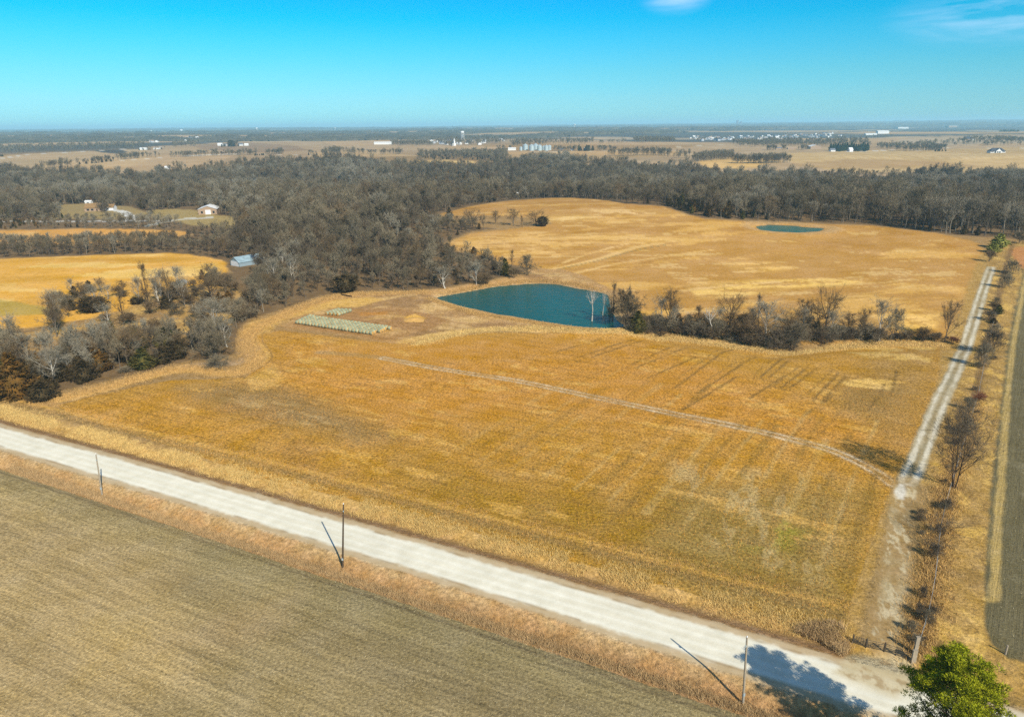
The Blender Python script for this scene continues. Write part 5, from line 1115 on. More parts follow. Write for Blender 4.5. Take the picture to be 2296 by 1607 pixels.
def building(name, x, y, rz, w_, d_, hw, hr, wallm, roofm, label, cat, group=None, hip=False, over=0.5, windows=(), doors=(), ridge='x', parts=True):
    z = hz(x, y)-0.3; t = empty(name, (x, y, z), rz)
    tag(t, label, cat, group)
    m = MB(); ridge_y = ridge == 'y'
    W_, D_ = (d_, w_) if ridge_y else (w_, d_)
    # walls with gable ends; ridge along local x of the rotated frame
    def tr(p): return (p[1], -p[0], p[2]) if ridge_y else p
    a, b = W_/2, D_/2; hh = hw+0.3
    V = [(-a, -b, 0), (a, -b, 0), (a, b, 0), (-a, b, 0), (-a, -b, hh), (a, -b, hh), (a, b, hh), (-a, b, hh)]
    F = [(0, 1, 5, 4), (2, 3, 7, 6)]
    if hip: F += [(1, 2, 6, 5), (3, 0, 4, 7)]
    else: V += [(-a, 0, hh+hr*0.97), (a, 0, hh+hr*0.97)]; F += [(1, 2, 6, 9, 5), (3, 0, 4, 8, 7)]
    m.add([tr(p) for p in V], F); m.obj('walls', wallm, t)
    r = MB(); e = over; k = b/(b+e); z0 = hh-hr*e/b*0.9; th_ = 0.18; ins_ = min(b, a*0.8) if hip else 0
    for dz in (0.03,):
        A0 = [(-a-e, -b-e, z0), (a+e, -b-e, z0), (a+e-ins_, 0, hh+hr), (-a-e+ins_, 0, hh+hr)]; B0 = [(a+e, b+e, z0), (-a-e, b+e, z0), (-a-e+ins_, 0, hh+hr), (a+e-ins_, 0, hh+hr)]
        for Q in (A0, B0):
            V = [(p[0], p[1], p[2]+dz) for p in Q]+[(p[0], p[1], p[2]+dz+th_) for p in Q]
            r.add([tr(p) for p in V], [(3, 2, 1, 0), (4, 5, 6, 7), (0, 1, 5, 4), (1, 2, 6, 5), (2, 3, 7, 6), (3, 0, 4, 7)])
        if hip:
            for s in (-1, 1):
                V = [(s*(a+e), -b-e, z0+dz+th_), (s*(a+e), b+e, z0+dz+th_), (s*(a+e-ins_), 0, hh+hr+dz+th_)]; r.add([tr(p) for p in V], [(0, 1, 2)])
    r.obj('roof', roofm, t)
    for (side, u, zc, ww, wh) in windows:
        q = MB(); 
        if side == 'front': q.box((u, -d_/2-0.02, zc), (ww, .08, wh))
        elif side == 'back': q.box((u, d_/2+0.02, zc), (ww, .08, wh))
        elif side == 'left': q.box((-w_/2-0.02, u, zc), (.08, ww, wh))
        else: q.box((w_/2+0.02, u, zc), (.08, ww, wh))
        q.obj('window', M_glass, t)
    for (side, u, zc, ww, wh, mt) in doors:
        q = MB()
        if side == 'front': q.box((u, -d_/2-0.03, zc), (ww, .1, wh))
        elif side == 'left': q.box((-w_/2-0.03, u, zc), (.1, ww, wh))
        else: q.box((w_/2+0.03, u, zc), (.1, ww, wh))
        q.obj('door', mt, t)
    return t
x, y = at1(458, 481)
building('barn', x+1, y+9, R_(14), 15, 19, 4.6, 2.6, M_tan, M_white, 'tan barn with white roof and white sliding door in the wood clearing', 'barn', ridge='y', doors=[('front', 0.3, 2.3, 4.4, 4.2, M_white)], windows=[('front', -4.6, 2.4, 1.6, 2.0), ('front', 4.8, 2.4, 1.6, 2.0)])
x, y = at1(210, 474)
building('house', x, y+6, R_(8), 17, 12, 3.4, 3.4, M_tan, M_roofbrown, 'long house with orange-brown roof in the left wood clearing', 'house', windows=[('front', -5.5, 1.9, 2.2, 1.6), ('front', -1.8, 1.9, 2.2, 1.6), ('front', 5.6, 1.9, 1.8, 1.4)], doors=[('front', 2.2, 1.5, 1.2, 2.3, M_darkwood)])
building('house', x+11, y+7, R_(8), 10, 9, 3.0, 2.4, M_white, M_roofbrown, 'low wing with brown roof joined right of the long clearing house', 'house', windows=[('front', 0, 1.8, 2, 1.4)])
x, y = at1(200, 458); building('shed', x, y, R_(5), 6.5, 5, 3.0, 1.2, M_white, M_white, 'small white shed behind the orange-brown roofed house', 'shed', doors=[('front', 0, 1.5, 2.2, 2.2, M_roofgrey)])
x, y = at1(241, 466); building('camper_trailer', x, y, R_(-5), 7.5, 2.5, 2.4, 0.25, M_white, M_white, 'white camper trailer parked right of the brown roofed house', 'trailer', over=0.05, windows=[('front', -1.5, 1.7, 1.2, .6), ('front', 1.6, 1.7, 1.0, .6)])
x, y = at1(516, 598); building('metal_shed', x+6.5, y+8.0, R_(-37), 8, 15.5, 2.2, 2.3, M_bluegrey, M_bluemetal, 'long metal shed with worn pale blue roof at the edge of left field', 'shed', ridge='y', over=.3, doors=[('front', 0, 1.6, 6.4, 2.6, M_white)])
# far right house
x, y = at1(2238, 343); 
t = building('house', x, y+8, R_(-4), 34, 16, 4.5, 6.5, M_white, M_roofdark, 'large white house with dark hip roof alone on the right hillside', 'house', hip=True, over=.8, windows=[('front', -12, 2.6, 3, 2), ('front', -7, 2.6, 2.4, 2), ('front', 11.5, 2.8, 2.4, 2.2), ('front', 14.5, 2.8, 1.6, 2.2), ('front', -15.5, 2.6, 1.6, 2)])
q = MB(); q.prism([(-6, 0), (6, 0), (6, 5), (0, 10.2), (-6, 5)], -11, -7.7); q.obj('gable', M_white, t)
q = MB(); q.add([(-6.8, -11.5, 4.6), (0, -11.5, 10.9), (0, -2, 10.9), (-6.8, -2, 4.6)], [(0, 1, 2, 3)]); q.add([(6.8, -11.5, 4.6), (0, -11.5, 10.9), (0, -2, 10.9), (6.8, -2, 4.6)], [(3, 2, 1, 0)]); q.obj('gable_roof', M_roofdark, t)
for u, ww in ((-2.6, 3.6), (2.4, 4.2)): q = MB(); q.box((u, -11.06, 2.2), (ww, .1, 2.8)); q.obj('window', M_glass, t)
# grain bins
def bin_(px_, py_, r_, h_, lab):
    x, y = at1(px_, py_); t = empty('grain_bin', (x, y, hz(x, y)-.2)); tag(t, lab, 'grain bin', 'grain bins of the far farmstead')
    b = MB(); prof = []
    for i in range(9): z = h_*i/8; prof += [(r_, z), (r_*1.012, z+h_/16)]
    b.lathe(prof[:-1], 20); b.obj('shell', M_galv, t)
    c = MB(); c.lathe([(r_*1.03, h_), (r_*.12, h_+r_*.55), (r_*.12, h_+r_*.62), (0.01, h_+r_*.66)], 20); c.obj('roof', M_galv, t)
for i, (px_, r_, h_) in enumerate(((1168, 4, 9), (1178, 8, 13), (1192, 7.5, 13), (1201, 7.5, 14.5), (1210, 7, 12.5), (1219, 5, 10), (1225, 6.5, 12), (1232, 5, 12))):
    bin_(px_, 338-(i % 2), r_, h_, 'galvanised grain bin of the far farmstead, %s from the left' % nth(i))
def at_b(name, px_, py_, w_, d_, hw, hr, wm, rm, lab, cat, rz=0, group=None, **k):
    x, y = at1(px_, py_); return building(name, x, y, R_(rz), w_, d_, hw, hr, wm, rm, lab, cat, group, **k)
at_b('machine_shed', 1148, 337, 22, 12, 5, 2, M_white, M_white, 'white machine shed just left of the grain bins', 'shed'); at_b('house', 1316, 338, 17, 10, 4, 4, M_white, M_white, 'white farmhouse under dark conifers right of the grain bins', 'house', 20)
at_b('shed', 1258, 338, 12, 8, 3.5, 2, M_tan, M_roofgrey, 'tan farm shed between grain bins and white farmhouse', 'shed'); at_b('shed', 1283, 338, 7, 6, 3, 2, M_white, M_white, 'tiny white shed left of the white farmhouse', 'shed')
at_b('machine_shed', 859, 324, 62, 18, 6, 3, M_white, M_white, 'long low white building on the ridge left of the water tower', 'shed'); at_b('machine_shed', 1825, 334, 30, 24, 7, 4, M_tan, M_white, 'cream machine shed with white roof left of the dark windbreak', 'shed', 0, ridge='y')
at_b('house', 1866, 340, 12, 10, 4, 4, M_white, M_roofgrey, 'white house at the left end of the dark windbreak', 'house'); at_b('house', 1906, 340, 10, 10, 5, 5, M_white, M_white, 'white house standing in the middle of the dark windbreak', 'house', 10)
at_b('shed', 1745, 335, 18, 8, 3.5, 2, M_tan, M_roofgrey, 'low tan shed among trees left of the cream machine shed', 'shed'); at_b('shed', 1775, 335, 24, 8, 3, 2, M_tan, M_tan, 'low long shed just left of the cream machine shed', 'shed')
at_b('house', 322, 336, 22, 9, 4, 2.5, M_white, M_white, 'white farm building left in the pair on the left ridge road', 'house'); at_b('house', 352, 335, 18, 10, 5, 3, M_white, M_tan, 'cream farm building right in the pair on the left ridge road', 'house')
at_b('house', 494, 327, 16, 10, 5, 4, M_white, M_white, 'white farmhouse left of the big dark tree on the ridge', 'house'); at_b('shed', 505, 327, 12, 8, 4, 3, M_white, M_roofgrey, 'small white shed beside the ridge farmhouse', 'shed'); at_b('house', 540, 327, 16, 10, 5, 4, M_white, M_roofgrey, 'white house right of the big dark tree on the ridge', 'house'); at_b('shed', 553, 327, 14, 8, 4, 4, M_white, M_white, 'white gabled shed at the right end of the ridge farm', 'shed')
at_b('machine_shed', 1952, 303, 60, 20, 6, 3, M_white, M_white, 'long white building at the right end of the far suburb', 'shed'); at_b('machine_shed', 1978, 300, 60, 24, 12, 4, M_white, M_white, 'white hall standing above the long white building', 'shed'); at_b('house', 2168, 315, 22, 14, 5, 7, M_tan, M_roofdark, 'dark roofed house among trees below the far right field', 'house'); at_b('house', 2178, 315, 14, 12, 5, 3, M_white, M_white, 'white garage next to the dark roofed house at far right', 'house')
at_b('shed', 376, 379, 9, 6, 3, 2, M_white, M_white, 'tiny white shed in the wood edge below the left ridge fields', 'shed')
# church and the houses round the water tower
x, y = at1(1017, 327); t = building('church', x, y, R_(20), 12, 20, 7, 6, M_white, M_roofgrey, 'white village church with pointed steeple below the water tower', 'church', ridge='y')
q = MB(); q.box((0, -11.8, 8), (4.4, 4.4, 16)); q.lathe([(3.0, 16), (0.05, 26)], 4, (0, -11.8, 0)); q.obj('steeple', M_white, t)
M_ws = [M_white, M_tan, simple('grey_siding', A_(196, 200, 204), .8, .2, 0, .04)]
def small_house(x, y, rz, lab, group):
    w_, d_, h_, r_ = rng.uniform(11, 17), rng.uniform(9, 12), rng.uniform(4, 6), rng.uniform(2.5, 4); b = MB()
    b.prism([(-d_/2, -.5), (d_/2, -.5), (d_/2, h_), (0, h_+r_), (-d_/2, h_)], -w_/2, w_/2, 0)
    b.add([(-d_/2-.4, -w_/2-.4, h_-.1), (0, -w_/2-.4, h_+r_+.25), (0, w_/2+.4, h_+r_+.25), (-d_/2-.4, w_/2+.4, h_-.1)], [(0, 1, 2, 3)], 1); b.add([(d_/2+.4, -w_/2-.4, h_-.1), (0, -w_/2-.4, h_+r_+.25), (0, w_/2+.4, h_+r_+.25), (d_/2+.4, w_/2+.4, h_-.1)], [(3, 2, 1, 0)], 1)
    o = b.obj('house', [M_ws[rng.choice(3, p=[.6, .15, .25])], [M_roofgrey, M_roofdark, M_white, M_tan][rng.choice(4, p=[.4, .2, .25, .15])]]); o.location = (x, y, hz(x, y)); o.rotation_euler = (0, 0, rz); tag(o, lab, 'house', group)
L = sorted([(rng.uniform(965, 1130), rng.uniform(316, 325)) for _ in range(26)])
for i, (a, b) in enumerate(L): x, y = at1(a, b); small_house(x, y, rng.uniform(0, 3), 'small pale village house near the water tower, %s from the left' % nth(i), 'village houses near the water tower')
L = sorted([(rng.uniform(1545, 1887), 0) for _ in range(118)])
for i, (a, _) in enumerate(L):
    b = np.interp(a, [1545, 1720, 1887], [312, 309, 303])+rng.uniform(-4, 5); x, y = at1(a, b)
    small_house(x, y, rng.uniform(0, 3), 'tiny pale house of the far suburb, %s from the left' % nth(i), 'houses of the far suburb')
L = sorted([(rng.uniform(330, 520), rng.uniform(308, 320)) for _ in range(16)])
for i, (a, b) in enumerate(L): x, y = at1(a, b); small_house(x, y, rng.uniform(0, 3), 'tiny pale house on the far left hills, %s from the left' % nth(i), 'houses on the far left hills')
# water towers, towers and halls at the horizon
def water_tower(x, y, h_, r_, lab, group='water towers near the horizon', legs=True):
    t = empty('water_tower', (x, y, hz(x, y)-.5)); tag(t, lab, 'water tower', group)
    b = MB(); b.lathe([(0.3, h_-r_*1.5), (r_*.7, h_-r_*1.3), (r_, h_-r_*.8), (r_, h_-r_*.45), (r_*.75, h_-r_*.15), (0.05, h_)], 18); b.obj('tank', M_white, t)
    if legs:
        for i in range(6):
            a = i*math.pi/3; l = MB(); l.tube((math.cos(a)*r_*1.05, math.sin(a)*r_*1.05, 0), (math.cos(a)*r_*.85, math.sin(a)*r_*.85, h_-r_), .6, .5, 6); l.obj('leg', M_white, t)
        c = MB(); c.tube((0, 0, 0), (0, 0, h_-r_), 1.3, 1.3, 10); c.obj('riser', M_white, t)
    else: c = MB(); c.lathe([(r_*.6, 0), (r_*.28, 6), (r_*.28, h_-r_*1.6), (r_*.6, h_-r_*1.2)], 14); c.obj('stem', M_white, t)
x, y = at1(1037, 315); water_tower(x, y, 46*depth(x, y, 0)/3500, 7.5, 'white legged water tower rising over the village')
for px_, d_, h_, r_, lab in ((408, 8600, 60, 14, 'bulky white water tower on the left horizon'), (577, 8000, 62, 11, 'white water tower on the horizon left of centre'), (1288, 8200, 62, 10, 'slim white water tower on the horizon right of centre'), (340, 9000, 55, 8, 'small white water tower on the horizon left of the bulky one'), (752, 9400, 60, 8, 'faint water tower on the horizon over the white ridge building')):
    x, y = far(px_, d_); water_tower(x, y, h_, r_, lab, legs=False)
for px_, h_, lab in ((1651, 120, 'tall grey-blue tower block, left of two on the horizon'), (1659, 95, 'shorter grey-blue tower block, right of two on the horizon')):
    x, y = far(px_, 14000); t = empty('tower_block', (x, y, hz(x, y)-2)); tag(t, lab, 'tower block', 'tower blocks on the horizon'); b = MB(); b.box((0, 0, h_/2), (34, 30, h_)); b.obj('shaft', M_roofgrey, t); b = MB(); b.box((0, 0, h_+5), (22, 20, 10)); b.obj('top_storey', M_roofgrey, t)
for i, (px_, d_, w_) in enumerate(((188, 9000, 110), (262, 9300, 150), (285, 8800, 80), (322, 9500, 120), (762, 9500, 100), (1175, 9000, 110), (1400, 9500, 70), (1592, 10000, 120), (1340, 7400, 120), (2020, 8600, 110), (2130, 9200, 90))):
    x, y = far(px_, d_); t = empty('warehouse', (x, y, hz(x, y)-1)); tag(t, 'low white warehouse near the horizon, %s from the left' % nth(i), 'warehouse', 'white warehouses near the horizon'); b = MB(); b.box((0, 0, 8), (w_, 60, 16)); b.obj('walls', M_ws[i % 3], t); b = MB(); b.box((0, 0, 16.8), (w_+2, 62, 1.4)); b.obj('roof', M_white, t)
# windbreak of spruces
for i in range(17):
    px_ = 1862+i*5.1; x, y = at1(px_, 339+rng.uniform(-1.5, 1.2)); place('spruce', x, y, rng.uniform(1.1, 1.45), rng.uniform(0, 6), 'dark spruce in the windbreak on the right ridge, %s from the left' % nth(i), 'spruces of the windbreak', 1.25)
x, y = at1(519, 329); place('roundcedar', x, y, 3.6, 0, 'big dark round tree between the white buildings of the ridge farm', None)
# hunting stand on legs at the crest
x, y = at1(1160, 444); t = empty('hunting_stand', (x, y, hz(x, y))); tag(t, 'small white box stand on legs at the crest of upper field', 'hunting stand')
b = MB(); b.box((0, 0, 4.6), (2.2, 2.2, 2.2)); b.obj('cabin', M_white, t)
for sx in (-1, 1):
    for sy in (-1, 1): b = MB(); b.tube((sx*1.2, sy*1.2, -.2), (sx*.9, sy*.9, 3.5), .1, .1, 6); b.obj('leg', M_darkwood, t)
b = MB(); b.box((0, -1.12, 4.9), (1.2, .05, .5)); b.obj('window', M_glass, t)

# ------------------------------------------------------------------ hay bales
M_wrap = simple('net_wrapped_straw', A_(164, 168, 134), .8, .15, 0, .16, 5, .20); M_straw = simple('straw_end', A_(218, 170, 96), .9, .1, 0, .18, 6, .08)
def bale_mesh():
    b = MB(); n = 20; prof = [(0.0, -.62), (.48, -.64), (.62, -.61), (.715, -.52), (.77, -.32), (.765, 0), (.77, .32), (.715, .52), (.62, .61), (.48, .64), (0.0, .62)]
    V = []; F = []; mi = []
    for r_, z in prof:
        for i in range(n): t = 2*math.pi*i/n; V.append((z, max(r_, .001)*math.cos(t), .755+max(r_, .001)*math.sin(t)*.975))
    for j in range(len(prof)-1):
        for i in range(n): F.append((j*n+i, j*n+(i+1) % n, (j+1)*n+(i+1) % n, (j+1)*n+i)); mi.append(1 if j in (0, 1, 8, 9) else 0)
    b.v = V; b.f = F; b.m = mi; me = b.mesh('hay_bale', [M_wrap, M_straw]); me.polygons.foreach_set('use_smooth', [m == 0 for m in mi]); return me
BM = bale_mesh()
def bale_rows(ls, le, rs, re, nrow, grp, what):
    ls, le, rs, re = [np.array(v) for v in at([ls, le, rs, re])]
    out = 0
    u = rs-ls; u /= np.linalg.norm(u); perp = np.array([-u[1], u[0]]); 
    sgn = 1 if (le-ls)@perp > 0 else -1
    for i in range(nrow):
        f = i/max(nrow-1, 1); a0 = ((le-ls)*f)@u; b0 = (rs-ls)@u+((re-rs)*f)@u
        base = ls+perp*sgn*1.58*i; k = int((b0-a0)/1.50)
        for j in range(k):
            p = base+u*(a0+(j+.5)*1.50)+perp*rng.normal(0, .03); o = mobj('hay_bale', BM); o.location = (p[0], p[1], hz(p[0], p[1])-.03); o.rotation_euler = (rng.uniform(0, 6.28)*0, 0, math.atan2(u[1], u[0])+rng.normal(0, .03))
            s = rng.uniform(.93, 1.04); o.scale = (1, s, s); tag(o, 'round hay bale in %s row of the %s, %s from the left' % (nth(i)+' nearest', what, nth(j)), 'hay bale', grp); out += 1
    return out
n1 = bale_rows((664, 725), (716, 704), (838, 751), (886, 737), 6, 'bales of the long front stack', 'long stack')
n2 = bale_rows((757, 709), (711, 703), (790, 698), (744, 693), 4, 'bales of the short rear stack', 'short rear stack')
print('bales', n1, n2)
x, y = at1(927, 717)
r_ = np.random.default_rng(3); g = np.linspace(-1, 1, 17); gx_, gy_ = np.meshgrid(g, g); hh = np.clip(1-np.hypot(gx_, gy_)+.10*r_.normal(size=gx_.shape), 0, 1)*.8-.05
a = (np.arange(16)[:, None]*17+np.arange(16)[None, :]).ravel()
o = mobj('straw_pile', np_mesh('straw_pile', np.stack([gx_*4.2, gy_*3.4, hh], -1).reshape(-1, 3), np.stack([a, a+1, a+18, a+17], 1), M_straw, True)); o.location = (x, y, hz(x, y)); tag(o, 'low heap of loose golden straw right of the bale stacks', 'straw pile')
a, b_2 = at([(765, 662), (788, 666)]); m = MB(); m.tube((a[0], a[1], hz(*a)+.3), (b_2[0], b_2[1], hz(*b_2)+.3), .33, .3, 10); tag(m.obj('log', M_pipe), 'long black log lying on the pale grass behind the bales', 'log')

# ------------------------------------------------------------------ utility poles
def pole(bx, by, tx, ty, mt, lab):
    x, y = at1(bx, by); z = hz(x, y); v = ray([tx], [ty])[0]; best = None
    for h_ in np.arange(9.0, 13.5, .1):
        t_ = (z+h_-CAMH)/v[2]; q = v[:2]*t_; d = math.hypot(q[0]-x, q[1]-y)
        if best is None or d < best[0]: best = (d, h_, q)
    _, h_, q = best; o = empty('utility_pole', (x, y, z-.3)); tag(o, lab, 'utility pole', 'utility poles along the gravel road')
    dx, dy = q[0]-x, q[1]-y; b = MB(); b.tube((0, 0, 0), (dx, dy, h_+.3), .17, .11, 10); b.obj('pole', mt, o)
    b = MB(); b.lathe([(.03, 0), (.09, .02), (.05, .09), (.09, .12), (.05, .2), (0.01, .24)], 8, (dx, dy, h_+.32)); b.obj('insulator', M_white, o)
    b = MB(); b.box((dx+.17*RDIR[1], dy-.17*RDIR[0], h_-.9), (.14, .14, .22)); b.obj('bracket', M_galv, o)
    for k in (1.0,): b = MB(); b.tube((dx*.1, dy*.1, 1.7), (dx*.12, dy*.12, 2.1), .185, .185, 10); b.obj('tag_band', M_galv, o)
    print('pole', round(h_, 1), round(best[0], 2))
pole(229, 1110, 215, 1018, M_wood, 'pale leaning utility pole, leftmost of the three along the gravel road')
pole(768, 1271, 770, 1130, M_darkwood, 'dark utility pole, middle of the three along the gravel road')
pole(1666, 1578, 1675, 1428, M_wood, 'grey utility pole, right of the three, beside the shadow of the pine')

# ------------------------------------------------------------------ gate and fence
gp = at([(1911, 1441), (1941, 1451), (1982, 1460), (2008, 1469), (2041, 1480)])
def post(p, h_, r_, mt, lab, name='gate_post', cat='post', group='posts of the field gate', sq=False):
    o = empty(name, (p[0], p[1], hz(*p)-.3)); tag(o, lab, cat, group); b = MB()
    if sq: b.box((0, 0, (h_+.3)/2), (sq, .28, h_+.3)); b.obj('post_body', mt, o); c = MB(); c.box((0, 0, h_+.34), (sq+.05, .33, .06)); c.obj('post_top', mt, o)
    else: b.tube((0, 0, 0), (0, 0, h_+.3), r_, r_*.9, 9); b.obj('post_body', mt, o); c = MB(); c.lathe([(r_*.9, 0), (r_*.6, .05), (.005, .07)], 9, (0, 0, h_+.3)); c.obj('post_top', mt, o)
for i, (p, lab) in enumerate(zip(gp[:4], ('dark gate post at the left end of the wire panel', 'dark gate post left of the pipe gate', 'dark gate post between the two pipe gates', 'thin dark gate post in the right gate'))): post(p, 1.55 if i != 3 else 1.5, .09 if i != 3 else .06, M_steel, lab)
wp = at([(2047, 1484), (2051, 1466)])
post(wp[0], 2.0, 0, M_wood, 'short pale weathered corner post at the right end of the gate', sq=.62); post(wp[1], 2.9, 0, M_wood, 'tall pale weathered corner post just behind the short one', sq=.5)
def gate(a, b, lab, name='field_gate', nr=5, nv=3, brace=True):
    a = np.array(a); b = np.array(b); d = b-a; L = np.linalg.norm(d); o = empty(name, (a[0], a[1], hz(*a)), math.atan2(d[1], d[0])); tag(o, lab, 'gate' if 'gate' in name else 'fence', None)
    dz = hz(*b)-hz(*a)
    for i in range(nr):
        z = .2+i*1.15/(nr-1); q = MB(); q.tube((.12, 0, z), (L-.12, 0, z+dz), .03, .03, 6); q.obj('rail', M_steel, o)
    for j in range(nv):
        u = .12+(L-.24)*j/(nv-1); q = MB(); q.tube((u, 0, .15), (u, 0, 1.4), .03, .03, 6); q.obj('upright', M_steel, o)
    if brace: q = MB(); q.tube((.12, -.03, .2), (L-.12, -.03, 1.35+dz), .025, .025, 6); q.obj('brace', M_steel, o)
gate(gp[0], gp[1], 'dark wire panel left of the pipe gates', 'wire_fence', 7, 6, False); gate(gp[1], gp[2], 'left pipe gate across the farm lane, beside the wire panel'); gate(gp[2], gp[4], 'right pipe gate reaching to the pale corner posts')
# wire fence along the lane
hp = dense(hedge, 4); Lc = np.concatenate([[0], np.cumsum(np.linalg.norm(np.diff(hp, axis=0), axis=1))]); n_ = int(min(Lc[-1], 230)/4.6)
t = empty('wire_fence', (hp[0][0], hp[0][1], hz(*hp[0]))); tag(t, 'sagging wire fence with thin posts running up beside the farm lane', 'fence')
fp = []
pm = MB(); pm.tube((0, 0, -.3), (0, 0, 1.25), .06, .05, 6); pme = pm.mesh('post', M_wood)
for i in range(n_):
    s_ = i*4.6+2; x, y = np.interp(s_, Lc, hp[:, 0])+.5, np.interp(s_, Lc, hp[:, 1]); z = hz(x, y); fp.append((x, y, z))
    o = mobj('post', pme, t); o.location = (x-t.location.x, y-t.location.y, z-t.location.z); o.rotation_euler = (rng.normal(0, .06), rng.normal(0, .06), 0)
for hgt in (.4, .8, 1.15):
    q = MB()
    for a, b in zip(fp[:-1], fp[1:]): q.tube((a[0]-t.location.x, a[1]-t.location.y, a[2]-t.location.z+hgt), (b[0]-t.location.x, b[1]-t.location.y, b[2]-t.location.z+hgt), .012, .012, 3, cap=False)
    q.obj('wire', M_galv, t)
p = at1(2254, 1466); post(p, 1.5, .14, M_wood, 'stubby brown fence post at the corner of the dark tilled field', 'fence_post', 'post', None)

# ------------------------------------------------------------------ parked car
x, y = at1(408, 636); t = empty('parked_car', (x, y, hz(x, y)), R_(180-8)); tag(t, 'silver estate car parked on the pale track among gnarled trees', 'car')
M_silver = simple('silver_paint', A_(214, 218, 220), .3, .5, .3, .02)
b = MB(); b.prism([(2.3, .35), (2.32, .75), (2.15, .92), (1.1, 1.02), (-2.2, 1.05), (-2.32, .8), (-2.3, .35)], -.88, .88); b.obj('body', M_silver, t)
b = MB(); b.prism([(1.15, 1.02), (.45, 1.58), (-1.7, 1.62), (-2.18, 1.05)], -.78, .78); b.obj('cabin', M_silver, t)
b = MB(); b.prism([(.95, 1.07), (.38, 1.5), (-.6, 1.53), (-.6, 1.07)], -.80, .80); b.obj('window', M_glass, t); b = MB(); b.prism([(-.7, 1.07), (-.7, 1.53), (-1.6, 1.55), (-1.95, 1.07)], -.80, .80); b.obj('window', M_glass, t)
b = MB(); b.add([(1.17, -.7, 1.05), (1.17, .7, 1.05), (.52, .68, 1.56), (.52, -.68, 1.56)], [(0, 1, 2, 3)]); b.obj('windscreen', M_glass, t)
for sx in (1.45, -1.4):
    for sy in (-.86, .86): b = MB(); b.tube((sx, sy-.1, .34), (sx, sy+.1, .34), .34, .34, 14); wh = b.obj('wheel', M_black, t); b = MB(); b.tube((sx, sy-.115, .34), (sx, sy+.115, .34), .2, .2, 10); b.obj('rim', M_galv, wh)
for sy in (-.6, .6): b = MB(); b.box((2.31, sy, .74), (.06, .36, .14)); b.obj('headlight', M_white, t)

# ------------------------------------------------------------------ the big pine
def pine(x, y, H, Rc, seed):
    r_ = np.random.default_rng(seed); t = empty('pine_tree', (x, y, hz(x, y)-.1)); tag(t, 'large bright green pine beside the gravel road at the lower right corner', 'tree')
    T = Tri(); tp = limb(r_, np.zeros(3), (0, 0, 1), H*.95, 8, .1, .04); T.tube(tp, np.linspace(.38, .07, 9), 9); me = T.mesh('trunk', M_barkdark); mobj('trunk', me, t)
    Bb = Tri(); P0 = []; PR = []
    lob = r_.uniform(.72, 1.12, 12)
    for i in range(120):
        f = r_.uniform(0, 1); z = H*(.24+.74*f); az = i*2.39996+r_.uniform(-.3, .3)
        prof = np.interp(f, [0, .12, .35, .6, .8, .93, 1.0], [.62, .92, 1.0, .86, .62, .40, .14]); L = Rc*prof*lob[int(az/(2*math.pi)*12+f*5) % 12]*r_.uniform(.82, 1.08)
        el = math.radians(r_.uniform(2, 26)+40*max(f-.7, 0)); d = np.array([math.cos(az)*math.cos(el), math.sin(az)*math.cos(el), math.sin(el)])
        lp = limb(r_, np.array([tp[min(int(f*.74*8+1.9), 8)][0]*.8, tp[min(int(f*.74*8+1.9), 8)][1]*.8, z-.12*L]), d, L, 5, .06, .1); Bb.tube(lp, np.linspace(.09, .025, 6), 4)
        for j in range(6):
            g = r_.uniform(.38, 1.0)*5; j0 = min(int(g), 4); p = lp[j0]+(lp[j0+1]-lp[j0])*(g-j0)+r_.normal(0, .45, 3)*np.array([1, 1, .55]); P0.append(p); PR.append(r_.uniform(.42, .78))
        P0.append(lp[-1]); PR.append(r_.uniform(.4, .65))
    mobj('branches', Bb.mesh('branches', M_barkdark), t)
    P0 = np.array(P0); PR = np.array(PR); n = 95; K = len(P0)
    D = r_.normal(0, 1, (K, n, 3)); D /= np.linalg.norm(D, axis=2, keepdims=True); D[..., 2] = np.abs(D[..., 2])*.75+D[..., 2]*.25
    C0 = P0[:, None, :]+D*PR[:, None, None]*r_.uniform(.35, 1.0, (K, n, 1))*np.array([1, 1, .72]); dd = D+r_.normal(0, .35, D.shape)+np.array([0, 0, .35]); dd /= np.linalg.norm(dd, axis=2, keepdims=True)
    S = np.cross(dd, r_.normal(0, 1, D.shape)); S /= np.linalg.norm(S, axis=2, keepdims=True)+1e-9; L = r_.uniform(.18, .34, (K, n, 1))
    F_ = Tri(); F_.tris(np.stack([C0-S*.045, C0+S*.045, C0+dd*L], 2).reshape(-1, 3)); mobj('needles', F_.mesh('needles', M_pine), t); print('pine faces', K*n)
pine(46.6, 57.4, 19.0, 6.3, 8)

# ------------------------------------------------------------------ tall grass, stubble and straw litter
def blades(name, P, h0, h1, wd, nb, mt, lean=.35, seed=1, spread=.25, bias=(0, 0)):
    r_ = np.random.default_rng(seed); K = len(P); z = h_full(P[:, 0], P[:, 1])
    B = np.repeat(np.concatenate([P, z[:, None]], 1), nb, 0); n = len(B); B[:, :2] += r_.normal(0, spread, (n, 2))
    az = r_.uniform(0, 6.283, n); ln = np.abs(r_.normal(0, lean, n)); hh = r_.uniform(h0, h1, n)
    D = np.stack([np.cos(az)*ln+bias[0], np.sin(az)*ln+bias[1], np.ones(n)], 1)*hh[:, None]; a2 = r_.uniform(0, 6.283, n); S = np.stack([np.cos(a2), np.sin(a2), 0*a2], 1)*wd*.5
    V = np.stack([B-S-np.array([0, 0, .03]), B+S-np.array([0, 0, .03]), B+D], 1).reshape(-1, 3)
    o = mobj(name, np_mesh(name, V, np.arange(3*n).reshape(-1, 3), mt)); tag(o, kind='stuff'); return n
